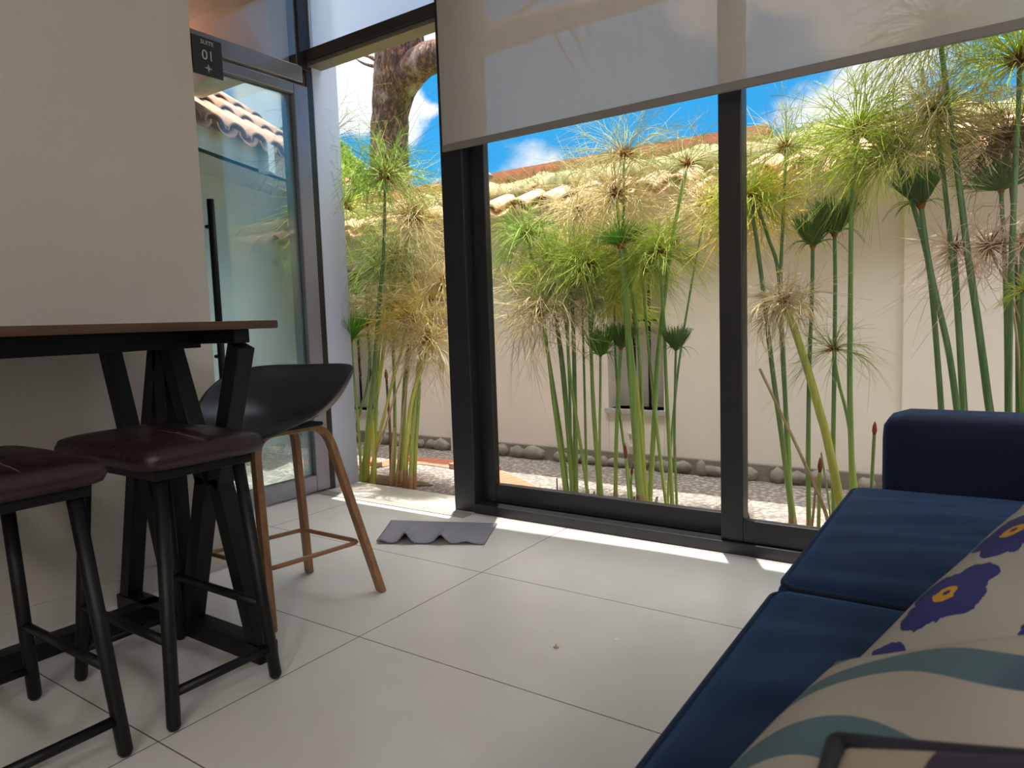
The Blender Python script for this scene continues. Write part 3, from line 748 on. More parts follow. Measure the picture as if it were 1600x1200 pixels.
for (a, c, z0, z1), lab in zip(NI, ('barred niche window behind the papyrus clump by the doorway', 'barred niche window behind the middle papyrus clump')):
    t = thing('niche_window', lab, 'window', ((a+c)/2, YC, z0), kind='structure'); hw = (c-a)/2
    g = MB()
    for xx in (-hw*.25, hw*.3, hw*.92): g.bar((xx, .10, 0), (xx, .10, z1-z0), .014, .014)
    g.bar((-hw*.25, .10, (z1-z0)*.58), (hw, .10, (z1-z0)*.58), .012, .012); g.build('window_bars', M_BLACK, t)
    MB().box(-hw, hw, .14, .165, .0, z1-z0).build('pane', mat('pale_niche_panel', (.50, .47, .43), .5), t)
    MB().box(-hw-.02, hw+.02, -.02, .17, -.03, 0).build('sill', mat('niche_sill', (.42, .40, .37), .8), t)
    MB().box(-hw-.09, hw+.12, -.015, .1, z1-z0, z1-z0+.085).build('lintel', M_WOODLINT, t, bevel=.004)
p = PY(989, 687, YC); o = MB().box(-.03, .03, -.012, .01, -.045, -.035).box(-.03, .03, -.012, .01, .035, .045).box(-.03, -.022, -.012, .01, -.04, .04).box(.022, .03, -.012, .01, -.04, .04).build('wall_vent', M_OUT); o.location = p
tag(o, 'small square vent low on the courtyard wall under the niche', 'vent')
# stone footing: each stone its own lump in one footing
b = bmesh.new(); x = -6.5
while x < 2.5:
    wd = random.uniform(.06, .21); hh = random.uniform(.045, .095)
    r = bmesh.ops.create_icosphere(b, subdivisions=2, radius=1)['verts']
    cz = GZ+.035+random.uniform(-.005, .01)
    for v in r:
        v.co = Vector((v.co.x*wd*.50, v.co.y*.034, v.co.z*hh*.60))*(1+.16*math.sin(v.co.x*5+x*9)*math.cos(v.co.z*4+x))+Vector((x, YC-.03, cz))
    x += wd*.97+random.uniform(0, .03)
me = bpy.data.meshes.new('stone_footing'); b.to_mesh(me); b.free(); o = link('stone_footing', me, M_STONE, wc, True)
MB().box(-9, 6, YC-.032, YC, -.1, GZ+.092).build('footing_mortar', M_MORTAR, wc)
# barrel tile coping, sloping towards the room
def barrel_roof(rows, ncol, pitch, rowlen, rise, rad, wob=.012, seg=8):
    """rows of barrel tiles in local space: x across, y up-slope, z up"""
    b = bmesh.new()
    for j in range(rows):
        for i in range(ncol):
            for under in (0, 1):
                x0 = i*pitch+(pitch/2 if under else 0)+random.uniform(-wob, wob); tilt = random.uniform(-wob, wob)
                y0 = j*rowlen-.03+random.uniform(-wob, wob)*1.5; y1 = y0+rowlen*1.22
                A = []
                for y, zo, rr in ((y0, .022 if j else .01, rad*1.08), (y1, 0, rad*.86)):
                    ring = []
                    for layer in (1, .86):
                        for k in range(seg+1):
                            a = PI*k/seg; s_ = 1 if not under else -1
                            ring.append(b.verts.new((x0+tilt*(y-y0)+math.cos(a)*rr*layer, y, y*rise+zo+math.sin(a)*rr*layer*.62*s_+(.0 if not under else .02))))
                    A.append(ring)
                n1 = seg+1
                for k in range(seg):
                    for base in (0, n1):
                        b.faces.new((A[0][base+k], A[0][base+k+1], A[1][base+k+1], A[1][base+k])).smooth = True
                    for rgn in A: b.faces.new((rgn[k], rgn[k+1], rgn[n1+k+1], rgn[n1+k]))
                for k in (0, seg): b.faces.new((A[0][k], A[0][n1+k], A[1][n1+k], A[1][k]))
    bmesh.ops.recalc_face_normals(b, faces=b.faces); return b
b = barrel_roof(2, 46, .215, .30, .42, .088)
for v in b.verts: v.co += Vector((-6.6, 3.76, 1.60))
me = bpy.data.meshes.new('coping_tiles'); b.to_mesh(me); b.free(); link('coping_tiles', me, M_TILE, wc)
# mossy ridge on top of the coping
b = bmesh.new(); nn_ = 220
sec = [(3.98, 1.70), (4.02, 1.80), (4.12, 1.865), (4.24, 1.875), (4.36, 1.83), (4.44, 1.70)]; rows = []
for i in range(nn_+1):
    x = -6.6+9.9*i/nn_; rows.append([b.verts.new((x, y+.015*math.sin(x*7+k), z+.018*math.sin(x*11+k*2)+.012*math.sin(x*29+k*3))) for k, (y, z) in enumerate(sec)])
for a, c in zip(rows, rows[1:]):
    for k in range(len(sec)-1): b.faces.new((a[k], a[k+1], c[k+1], c[k])).smooth = True
for r_ in (rows[0], rows[-1]): b.faces.new(r_)
for a, c in zip(rows, rows[1:]): b.faces.new((a[0], c[0], c[-1], a[-1]))
bmesh.ops.recalc_face_normals(b, faces=b.faces); me = bpy.data.meshes.new('coping_ridge'); b.to_mesh(me); b.free(); link('coping_ridge', me, M_MOSS, wc)

# ---- house beyond the glass door
hs = thing('neighbour_house', 'white house with terracotta tile roof seen through the glass door', 'house', (-5.0, 4.0, 0), kind='thing')
hs.rotation_euler = (0, 0, math.radians(22.5))     # local +y runs along its eave
MB().box(-4, 0, -5, .3, GZ, 2.02).build('house_wall', mat('house_plaster', (.58, .64, .64), .9), hs)
MB().box(-.2, .42, -5.2, .36, 1.99, 2.03).box(.36, .42, -5.2, .36, 1.99, 2.15).build('eave_board', M_WHITE, hs)
MB().box(.42, .50, -1.15, -1.07, 1.97, 2.16).build('eave_bracket', M_WHITE, hs)
b = barrel_roof(8, 20, .24, .36, .72, .10, .008)
rot = Matrix.Rotation(PI/2, 4, 'Z')
for v in b.verts: v.co = rot @ v.co + Vector((.46, -4.6, 2.15))
me = bpy.data.meshes.new('roof_tiles'); bmesh.ops.recalc_face_normals(b, faces=b.faces); b.to_mesh(me); b.free(); link('roof_tiles', me, M_TILEFAR, hs)

# ---- red roof, lamp, trees past the wall
a, c = PY(750, 290, 6.0), PY(900, 276, 6.0)
rr = thing('far_roof', 'flat red tiled roof just past the courtyard wall', 'roof', (a.x, 6.0, 0), kind='structure')
MB().prism([(-.3, 1.9), (-.3, a.z+.03), (.0, a.z+.10), (.3, a.z+.03), (.3, 1.9)], 'x', -1.6, 2.9).build('roof_slope', M_TILERED, rr)
p = PY(752, 275, 5.4); lp = thing('yard_lamp', 'grey dome yard lamp rising over the courtyard wall', 'lamp', (p.x, 5.4, 0))
MB().tube([(0, 0, -.5), (0, 0, p.z-.05)], .02, 10).build('lamp_post', M_ALUG, lp)
b = bmesh.new(); bmesh.ops.create_uvsphere(b, u_segments=20, v_segments=10, radius=.11)
bmesh.ops.delete(b, geom=[v for v in b.verts if v.co.z < -.005], context='VERTS')
for v in b.verts: v.co = Vector((v.co.x, v.co.y, v.co.z*.6+p.z-.02))
me = bpy.data.meshes.new('lamp_shade'); b.to_mesh(me); b.free(); o = link('lamp_shade', me, M_ALUG, lp, True); md = o.modifiers.new('t', 'SOLIDIFY'); md.thickness = .006

def skin(name, chains, parent, m, n=18, rough=.0):
    mb = MB()
    for pts, rad in chains:
        P_ = [Vector(p) for p in pts]; Q = []; RR = []
        for i in range(len(P_)-1):
            for t in np.linspace(0, 1, 6, endpoint=False):
                p0, p1, p2, p3 = P_[max(i-1, 0)], P_[i], P_[i+1], P_[min(i+2, len(P_)-1)]
                Q.append(.5*((2*p1)+(p2-p0)*t+(2*p0-5*p1+4*p2-p3)*t*t+(3*p1-p0-3*p2+p3)*t**3)); RR.append((rad[i]*(1-t)+rad[i+1]*t)*(1+rough*random.uniform(-1, 1)))
        Q.append(P_[-1]); RR.append(rad[-1]); mb.tube(Q, RR, n)
    return mb.build(name, m, parent)
YT = 8.0
def tp(x, y, Y=YT): return PY(x, y, Y)
root = tp(612, 330); root.z = -.5
tr = thing('big_tree', 'thick brown barked tree forking behind the courtyard wall', 'tree', (root.x, YT, -.5))
def rel(p): return tuple(Vector(p)-Vector((root.x, YT, -.5)))
ch = [([rel(root), rel(tp(610, 300)), rel(tp(610, 180)), rel(tp(622, 110)), rel(tp(628, 40)), rel(tp(640, -60))], [.36, .29, .28, .37, .34, .26]),
      ([rel(tp(618, 150)), rel(tp(655, 100, 7.9)), rel(tp(700, 82, 7.8)), rel(tp(752, 66, 7.7)), rel(tp(850, 35, 7.6)), rel(tp(950, 10, 7.5)), rel(tp(1100, -30, 7.4))], [.20, .23, .20, .185, .16, .12, .07])]
skin('trunk', ch, tr, M_BARK, 28, rough=.05)
tw = [([rel(tp(868, 40, 7.6)), rel(tp(872, 65, 7.6)), rel(tp(890, 95, 7.6)), rel(tp(905, 112, 7.6))], [.02, .017, .013, .006]),
      ([rel(tp(878, 30, 7.6)), rel(tp(900, 60, 7.6)), rel(tp(912, 88, 7.6)), rel(tp(928, 110, 7.6))], [.02, .016, .012, .005]),
      ([rel(tp(900, 62, 7.6)), rel(tp(920, 58, 7.6)), rel(tp(916, 40, 7.6))], [.013, .01, .006]),
      ([rel(tp(826, 62, 7.6)), rel(tp(836, 78, 7.6)), rel(tp(848, 78, 7.6))], [.016, .012, .005]),
      ([rel(tp(590, 95)), rel(tp(575, 88)), rel(tp(558, 86))], [.04, .02, .008]), ([rel(tp(590, 105)), rel(tp(570, 100)), rel(tp(556, 92))], [.03, .018, .006]),
      ([rel(tp(800, 30, 7.6)), rel(tp(830, 5, 7.6)), rel(tp(850, -20, 7.6))], [.05, .03, .02]), ([rel(tp(770, 40, 7.7)), rel(tp(745, 10, 7.7)), rel(tp(730, -20, 7.7))], [.05, .04, .03])]
for c_ in tw: skin('twig', [c_], tr, M_BARK, 8)
# leafy green tree: trunk and a crown of leaves
apex = tp(478, 170, 11.0)
bt = thing('leafy_tree', 'conical leafy green tree beside the thick trunk', 'tree', (apex.x, 11.0, -.5))
MB().tube([(0, 0, 0), (0, 0, apex.z-.4)], [.14, .05], 10).build('trunk', M_BARK, bt)
Hh = apex.z+.5; nl = 14000; cen = np.zeros((nl, 3))
zz_ = rng.uniform(0.28, 1, nl)**.75; rad = (1.02-zz_)*5.6*np.sqrt(rng.uniform(.45, 1, nl)); an = rng.uniform(0, 2*PI, nl)
cen[:, 0] = rad*np.cos(an); cen[:, 1] = rad*np.sin(an); cen[:, 2] = zz_*Hh
d1 = rng.normal(size=(nl, 3)); d1 /= np.linalg.norm(d1, axis=1)[:, None]; d2 = np.cross(d1, rng.normal(size=(nl, 3))); d2 /= np.linalg.norm(d2, axis=1)[:, None]
s_ = rng.uniform(.06, .12, nl)[:, None]
V = np.stack([cen-d1*s_, cen+d2*s_*.4, cen+d1*s_, cen-d2*s_*.4], 1).reshape(-1, 3)
me = bpy.data.meshes.new('crown'); me.from_pydata(V.tolist(), [], np.arange(nl*4).reshape(-1, 4).tolist()); link('crown', me, leafy('tree_leaves', (.26, .38, .08)), bt)

# =================================================================== PAPYRUS
def tubes(polys, r0, r1):
    """numpy bundle of three-sided tapering tubes; polys (K,n,3)"""
    K, n, _ = polys.shape
    t = np.gradient(polys, axis=1); t /= np.linalg.norm(t, axis=2, keepdims=True)+1e-12
    ref = np.tile(np.array([.31, .57, .76]), (K, n, 1)); e1 = np.cross(t, ref); e1 /= np.linalg.norm(e1, axis=2, keepdims=True)+1e-12; e2 = np.cross(t, e1)
    rad = np.linspace(r0, r1, n)[None, :, None]
    ring = np.stack([polys+rad*(math.cos(a)*e1+math.sin(a)*e2) for a in (0, 2*PI/3, 4*PI/3)], 2)
    V = ring.reshape(-1, 3); idx = np.arange(K*n*3).reshape(K, n, 3)
    q = np.stack([np.stack([idx[:, :-1, k], idx[:, :-1, (k+1) % 3], idx[:, 1:, (k+1) % 3], idx[:, 1:, k]], -1) for k in range(3)], 2)
    seg = np.tile(np.arange(n-1)[None, :, None], (K, 1, 3))
    return V, q.reshape(-1, 4), seg.reshape(-1)
# dry grass and moss growing along the coping
nb = 5200; gx = rng.uniform(-6.4, 2.4, nb); gy = rng.uniform(3.98, 4.36, nb); gz = 1.70+.17*np.clip((gy-3.96)/.12, 0, 1)-.04*np.clip((gy-4.25)/.1, 0, 1)
gx += .06*rng.normal(size=nb); gd = np.stack([rng.normal(size=nb)*.5, rng.normal(size=nb)*.5-.25, np.ones(nb)], 1); gl = rng.uniform(.03, .10, nb)*(.5+.8*(np.sin(gx*5)+np.sin(gx*2.3+1)+2)/4)
sg4 = np.linspace(0, 1, 4)[None, :, None]
gp = np.stack([gx, gy, gz], 1)[:, None, :]+gd[:, None, :]*sg4*gl[:, None, None]*.8+np.stack([rng.normal(size=nb)*.5, rng.normal(size=nb)*.5-.4, -.5*np.ones(nb)], 1)[:, None, :]*sg4**2*gl[:, None, None]*.8
gv, gf, _s = tubes(gp, .0022, .0006)
me = bpy.data.meshes.new('coping_grass'); me.from_pydata(gv.tolist(), [], gf.tolist())
me.polygons.foreach_set('material_index', (np.arange(len(gf))//9 % 3).astype(np.int32).tolist())
o = link('coping_grass', me, [leafy('grass_dry', (.50, .38, .17)), leafy('grass_green', (.22, .30, .08)), leafy('grass_olive', (.34, .30, .12))])
tag(o, 'dry grass and moss growing along the top of the courtyard wall', 'grass', kind='stuff')
def umbel_mesh(kind, R, axis):
    ax = np.array(axis); ax = ax/np.linalg.norm(ax)
    n_, cone0, cone1, droop, r0, fork, curl = {'big': (175, 0, 115, .42, .0020, 3, .12), 'fine': (140, 0, 112, .34, .0012, 3, .10), 'tuft': (260, 0, 54, -.42, .0019, 0, .06), 'curl': (75, 5, 150, .34, .0017, 2, .55), 'dry': (150, 10, 150, .34, .0020, 3, .42),
                                            'sparse': (75, 10, 110, .45, .0013, 3, .12), 'fluff': (165, 0, 140, .30, .0020, 3, .34), 'brush': (210, 0, 75, .12, .0018, 0, .08)}[kind]
    th = np.arccos(rng.uniform(math.cos(math.radians(cone1)), math.cos(math.radians(cone0)), n_)); ph = rng.uniform(0, 2*PI, n_)
    a1 = np.cross(ax, [0.3, .9, .1]); a1 /= np.linalg.norm(a1); a2 = np.cross(ax, a1)
    d = np.sin(th)[:, None]*(np.cos(ph)[:, None]*a1+np.sin(ph)[:, None]*a2)+np.cos(th)[:, None]*ax
    L = R*rng.uniform(.72, 1.12, n_)
    wob = rng.normal(size=(n_, 3))*curl; wob2 = rng.normal(size=(n_, 3))*curl
    def path(s):
        s = s[None, :, None]; Ln = L[:, None, None]
        p = d[:, None, :]*s
        hor = np.linalg.norm(d[:, :2], axis=1)[:, None, None]
        p = p+np.array([0, 0, -1.])*droop*(hor if droop > 0 else np.sin(th)[:, None, None])*s**2.2
        p = p+wob[:, None, :]*np.sin(s*PI)*.35+wob2[:, None, :]*s**3*.8
        return p*Ln
    out = []
    if fork:
        main = path(np.linspace(0.02, .55, 5)); out.append((tubes(main, r0*1.25, r0*.8), True))
        end = path(np.linspace(.55, 1.0, 5))
        for k in range(fork):
            dev = rng.normal(size=(n_, 1, 3))*.22*np.linspace(0, 1, 5)[None, :, None]**1.3*L[:, None, None]
            sag = np.zeros((1, 5, 3)); sag[0, :, 2] = -np.linspace(0, 1, 5)**2*R*.10*max(droop, 0)
            out.append((tubes(end+dev+sag, r0*.7, r0*.35), False))
    else: out.append((tubes(path(np.linspace(0.02, 1.0, 7)), r0, r0*.5), True))
    V = []; Fq = []; mi = []; o_ = 0
    for (v, f, sg_), main_ in out:
        V.append(v); Fq.append(f+o_); o_ += len(v); mi.append(((sg_ == 0) & main_).astype(np.int32) if fork else (sg_ == 0).astype(np.int32)*0)
    if kind in ('tuft',):     # a few long outer bracts that arch out and hang
        k = 12; ph = rng.uniform(0, 2*PI, k); s = np.linspace(0, 1, 7)
        dd = np.cos(ph)[:, None]*a1+np.sin(ph)[:, None]*a2
        P_ = (dd[:, None, :]*s[None, :, None]*1.15+ax*(np.sin(s*2.4)*.35-s**2*.5)[None, :, None])*R*rng.uniform(.6, 1.1, k)[:, None, None]
        v, f, sg_ = tubes(P_, .0024, .0006); V.append(v); Fq.append(f+o_); mi.append(np.zeros(len(f), np.int32)); o_ += len(v)
    V = np.concatenate(V); Fq = np.concatenate(Fq); mi = np.concatenate(mi)
    return V, Fq, mi
def papyrus(label, pts, Yb, lean, wpx, stem, head=None, rpx=0, col='green', group='papyrus', tip=None, sheath=False, name='papyrus_stalk'):
    """pts: picture points from top to foot; the foot stands at depth Yb, the top leans by `lean`"""
    n = len(pts); y0 = pts[0][1]; y1 = pts[-1][1]
    W = [PY(x, y, Yb+lean*((y1-y)/max(1, (y1-y0)))**1.2) for x, y in pts]
    foot = W[-1]
    # carry the stalk on down to the soil along its own line
    d = (W[-1]-W[-2]); 
    if foot.z > GZ+.004:
        g_ = foot+Vector((d.x*.3, d.y*.3, d.z)).normalized()*((foot.z-GZ)/max(.05, -Vector((d.x*.3, d.y*.3, d.z)).normalized().z)); W.append(g_)
    else:
        W[-1] = W[-1]+(W[-2]-W[-1])*((GZ-W[-1].z)/(W[-2].z-W[-1].z)) if W[-2].z > W[-1].z+.01 else W[-1]
    base = Vector((W[-1].x, W[-1].y, GZ-.01)); W[-1] = Vector(base)
    W = W[::-1]; rel_ = [p-base for p in W]
    # smooth
    Q = []
    for i in range(len(rel_)-1):
        p0, p1, p2, p3 = rel_[max(i-1, 0)], rel_[i], rel_[i+1], rel_[min(i+2, len(rel_)-1)]
        for t in np.linspace(0, 1, 5, endpoint=False): Q.append(.5*((2*p1)+(p2-p0)*t+(2*p0-5*p1+4*p2-p3)*t*t+(3*p1-p0-3*p2+p3)*t**3))
    Q.append(rel_[-1])
    depth = (W[-1]-EYE).dot(_f); r = wpx/F_PX*depth/2
    zt = max(.05, rel_[-1].z)
    rad = [max(r*1.18*(1-.42*min(1, q.z/1.6)), .0018) if head or tip else r*(1-.3*q.z/zt) for q in Q]
    o = MB().tube(Q, rad, 7).build(name, STEM[stem]); o.location = base
    tag(o, label, 'plant', group)
    if sheath:
        k = [q for q in Q if q.z < .14]; k = k if len(k) > 1 else Q[:2]
        MB().tube(k, [rad[0]*1.25]+[rad[0]*1.12]*(len(k)-2)+[rad[0]*1.02], 7).build('sheath', M_SHEATH, o)
    top = rel_[-1]; axis = (rel_[-1]-rel_[-2]).normalized()
    if head:
        R = rpx*(1.5 if head == 'tuft' else 1.14)/F_PX*depth; V, Fq, mi = umbel_mesh(head, R, axis); V = V+np.array(top)
        lim = 2.725-base.y; V[:, 1] = np.where(V[:, 1] < lim, lim+(V[:, 1]-lim)*.08, V[:, 1])     # leaves stay outside the glass
        me = bpy.data.meshes.new('umbel'); me.from_pydata(V.tolist(), [], Fq.tolist()); me.polygons.foreach_set('material_index', mi.tolist())
        u = link('umbel', me, [RAY[col], M_HUB], o)
        hub = MB().tube([top-axis*r*1.5, top+axis*r*.6, top+axis*R*.07], [r*.55, r*1.5, r*.5], 8).build('bract', M_HUB, u)
    if tip:
        L_ = tip/F_PX*depth; tm = M_TIP if stem != 'b' else M_HUB; MB().tube([top, top+axis*L_*.35, top+axis*L_*.75, top+axis*L_], [r*.8, r*1.5, r*1.0, r*.12], 8).build('bud', tm, o)
    return o

GL, GM, GR, GF = 'papyrus clump by the open doorway', 'papyrus clump behind the sliding glass', 'papyrus behind the fixed pane', 'tall papyrus behind the sofa arm'
# clump by the open doorway ---------------------------------------------------------------
L_ = [
 ('tallest green papyrus of the doorway clump, round green head before the tree trunk', [(602, 276), (599, 400), (592, 470), (585, 570), (577, 650), (566, 751)], 2.90, -.02, 7, 'd', 'big', 88, 'green'),
 ('papyrus with a large green head hugging the outer door jamb', [(535, 322), (536, 400), (538, 520), (540, 640), (540, 712)], 3.25, -.1, 7, 'd', 'big', 92, 'lime'),
 ('papyrus hidden by the jamb, its grey green plume arching against white cloud', [(508, 225), (512, 400), (522, 600), (528, 705)], 3.05, -.15, 7, 'd', 'sparse', 120, 'dark'),
 ('papyrus with tan head leaning over the tiled coping near the black post', [(645, 337), (630, 400), (604, 470), (587, 560), (575, 650), (571, 751)], 2.95, .08, 6, 'y', 'fluff', 82, 'straw'),
 ('papyrus with mid-height green head tucked under the tallest doorway head', [(595, 418), (594, 480), (590, 580), (586, 680), (585, 751)], 2.98, .1, 6, 'g', 'big', 68, 'green'),
 ('young papyrus with small bright green tuft beside the jamb', [(549, 533), (552, 580), (558, 640), (562, 690), (564, 750)], 2.88, -.05, 4, 'g', 'tuft', 26, 'tuft'),
 ('thin crossing papyrus with loose green head left of the tall stalk', [(574, 506), (577, 560), (574, 600), (562, 645), (552, 690), (547, 730)], 2.95, .12, 4, 'd', 'big', 56, 'olive'),
 ('yellow papyrus head on a yellow stalk slanting across the doorway clump', [(638, 494), (628, 545), (614, 594), (600, 650), (585, 710), (581, 750)], 2.92, -.05, 5, 'y', 'dry', 64, 'yellow'),
 ('papyrus with dry yellow head bowed towards the black post', [(671, 530), (665, 560), (650, 600), (641, 640), (636, 690), (633, 757)], 2.90, -.05, 7, 'y', 'dry', 62, 'tan'),
 ('thin doorway stalk ending in a closed brown bud', [(604, 594), (606, 625), (609, 666), (611, 748)], 2.92, 0, 4, 'b', None, 0, '', 18),
 ('slender stalk behind the brown bud with straw coloured head', [(613, 482), (614, 540), (616, 600), (617, 680), (615, 755)], 3.05, .15, 5, 'd', 'fluff', 64, 'straw'),
 ('thick dark green doorway stalk with olive head half behind dry heads', [(652, 440), (643, 516), (634, 584), (629, 680), (624, 757)], 2.98, .12, 8, 'd', 'big', 74, 'olive'),
 ('cut straw coloured stalk leaning across the doorway clump', [(634, 572), (618, 615), (602, 668), (587, 712), (583, 750)], 2.88, -.05, 4, 't', None, 0, ''),
 ('green stalk behind the bowed dry head, tan plume against the black post', [(692, 440), (672, 510), (657, 560), (654, 625), (650, 690), (647, 760)], 2.93, .12, 6, 'g', 'fluff', 70, 'tan'),
 ('short broken reddish stalk at the foot of the doorway clump', [(616, 668), (613, 710), (611, 757)], 2.87, 0, 6, 't', None, 0, ''),
 ('straight slim tan stalk rising between reddish doorway stalks', [(640, 572), (630, 640), (624, 700), (619, 757)], 2.90, 0, 4, 't', None, 0, ''),
 ('stubby yellow leaf sheath at the foot beside the jamb', [(556, 700), (553, 725), (551, 748)], 2.86, 0, 7, 'y', None, 0, ''),
 ('stubby yellow stalk with a blunt top in the middle of the doorway clump', [(583, 658), (584, 700), (584, 752)], 2.86, 0, 6, 'y', None, 0, ''),
 ('fresh green stalk at the outer edge of the doorway clump by the post', [(668, 470), (655, 560), (646, 650), (641, 760)], 2.89, .1, 6, 'g', 'fluff', 60, 'straw'),
 ('bright yellow green stalk low in the doorway clump with hidden dull head', [(620, 400), (606, 500), (592, 600), (578, 690), (573, 752)], 3.0, .12, 6, 'y', 'fluff', 70, 'olive'),
]
for r in L_:
    lab, pts, Yb, ln, wpx, st, hd, rp, colr = r[:9]
    papyrus(lab, pts, Yb, ln, wpx, st, hd, rp, colr, GL, tip=(r[9] if len(r) > 9 else None), sheath=any(k in lab for k in ('reddish', 'bowed', 'thick', 'fresh')))
# clump behind the sliding glass ----------------------------------------------------------
M_ = [
 ('pale green papyrus with spreading head next to the black stile, highest at that end', [(823, 366), (833, 413), (843, 470), (858, 565), (876, 680), (887, 775)], 3.02, .1, 6, 'd', 'big', 66, 'green'),
 ('papyrus with drooping straw and green head lowest beside the black stile', [(846, 482), (857, 558), (864, 620), (872, 680), (884, 775)], 2.98, -.05, 6, 'g', 'dry', 70, 'straw'),
 ('papyrus with yellow green head right of the pale spreading head', [(857, 418), (861, 450), (874, 541), (884, 640), (890, 710), (894, 776)], 3.03, .05, 6, 'd', 'big', 62, 'lime'),
 ('papyrus with dusky brown hub below the yellow green head', [(866, 443), (871, 506), (879, 560), (888, 650), (897, 730), (901, 776)], 3.06, .1, 5, 'd', 'big', 58, 'olive'),
 ('thin papyrus with amber head deep in the fuzz of the middle clump', [(876, 400), (880, 480), (886, 530), (891, 640), (893, 776)], 3.10, .2, 4, 'd', 'fluff', 66, 'tan'),
 ('stout dark papyrus upright with full green head in the middle clump', [(892, 412), (894, 470), (897, 558), (899, 682), (900, 775)], 3.05, .05, 7, 'd', 'big', 70, 'green'),
 ('papyrus whose foot swings out to the side of the first middle bunch', [(890, 450), (887, 520), (890, 580), (900, 650), (911, 720), (919, 780)], 2.98, .05, 5, 'g', 'big', 56, 'olive'),
 ('papyrus with bright lime head centred between the niche and the stile', [(920, 414), (921, 494), (924, 558), (927, 640), (932, 710), (936, 778)], 3.02, 0, 6, 'g', 'big', 62, 'lime'),
 ('slender papyrus crossing beside the lime head, dry amber plume', [(932, 430), (927, 490), (923, 530), (926, 600), (932, 690), (941, 779)], 3.08, .15, 5, 'd', 'fluff', 62, 'yellow'),
 ('young papyrus with bright green cup tuft below the niche edge, nearest the lime one', [(938, 557), (938, 610), (937, 682), (938, 740), (940, 780)], 2.97, 0, 4, 'g', 'tuft', 27, 'tuft'),
 ('young papyrus with dull green tuft overlapping the niche window', [(970, 545), (967, 590), (964, 660), (962, 730), (962, 786)], 3.02, 0, 6, 'g', 'tuft', 23, 'dark'),
 ('short green stalk tipped with a red pointed bud in front of the vent', [(978, 716), (980, 745), (984, 789)], 2.95, 0, 4, 'g', None, 0, '', 24),
 ('shorter stalk with a small red bud beside the pointed red bud', [(987, 742), (986, 765), (987, 789)], 3.02, 0, 3, 'g', None, 0, '', 15),
 ('very tall papyrus with fine blue green rays spread against blue sky', [(975, 242), (975, 320), (977, 390), (986, 450), (997, 530), (1003, 640), (1007, 789)], 3.08, .02, 6, 'g', 'fine', 108, 'olive'),
 ('thick papyrus with dense green brush head halfway up the tallest stalk', [(970, 383), (976, 450), (984, 558), (992, 660), (998, 740), (1002, 789)], 3.00, -.05, 12, 'g', 'brush', 46, 'tuft'),
 ('dry papyrus with starry orange straw head on a tan stalk under the coping', [(962, 302), (968, 356), (974, 410), (980, 470), (988, 560), (998, 640), (1010, 789)], 3.03, .05, 7, 'y', 'dry', 72, 'straw'),
 ('tall papyrus leaning outward with pale rays high over the mossy coping', [(1074, 258), (1066, 294), (1050, 375), (1038, 470), (1028, 558), (1021, 682), (1015, 789)], 3.06, .05, 8, 'g', 'sparse', 92, 'olive'),
 ('papyrus with yellow green head in front of the timber lintel end', [(1029, 394), (1033, 440), (1038, 517), (1041, 600), (1046, 700), (1051, 796)], 3.02, 0, 6, 'g', 'big', 66, 'lime'),
 ('papyrus with golden green head just above the niche bars', [(1003, 420), (1007, 470), (1012, 530), (1020, 610), (1031, 710), (1042, 796)], 3.05, .05, 5, 'g', 'big', 60, 'lime'),
 ('young papyrus with neat round tuft alone beside the mullion', [(1056, 548), (1055, 600), (1054, 690), (1058, 797)], 2.98, 0, 4, 'd', 'tuft', 22, 'dark'),
 ('short dark shoot at the glass foot beside the first middle bunch', [(870, 747), (871, 776)], 2.92, 0, 3, 'b', None, 0, ''),
 ('short leaning shoot between the lime papyrus and its neighbour', [(929, 768), (925, 782)], 2.92, 0, 3, 'b', None, 0, ''),
 ('short red shoot under the two red buds', [(991, 776), (992, 790)], 2.92, 0, 4, 'b', None, 0, ''),
 ('short dark shoot beside the thick brush headed papyrus', [(1027, 776), (1024, 793)], 2.92, 0, 4, 'b', None, 0, ''),
 ('straw coloured plume deep behind the middle clump below the coping', [(905, 330), (908, 420), (912, 560), (915, 680), (917, 776)], 3.25, .1, 4, 'd', 'fluff', 74, 'straw'),
 ('amber plume behind the starry orange head, under the mossy coping', [(1105, 318), (1085, 420), (1062, 560), (1048, 700), (1043, 796)], 3.2, .15, 4, 'd', 'fluff', 74, 'tan'),
 ('gold tinted plume filling the gap left of the niche window', [(960, 470), (962, 560), (970, 660), (990, 789)], 3.2, .1, 4, 'd', 'big', 60, 'lime'),
]
for r in M_:
    lab, pts, Yb, ln, wpx, st, hd, rp, colr = r[:9]
    papyrus(lab, pts, Yb, ln, wpx, st, hd, rp, colr, GM, tip=(r[9] if len(r) > 9 else None), sheath=any(k in lab for k in ('dull green tuft', 'thick')))
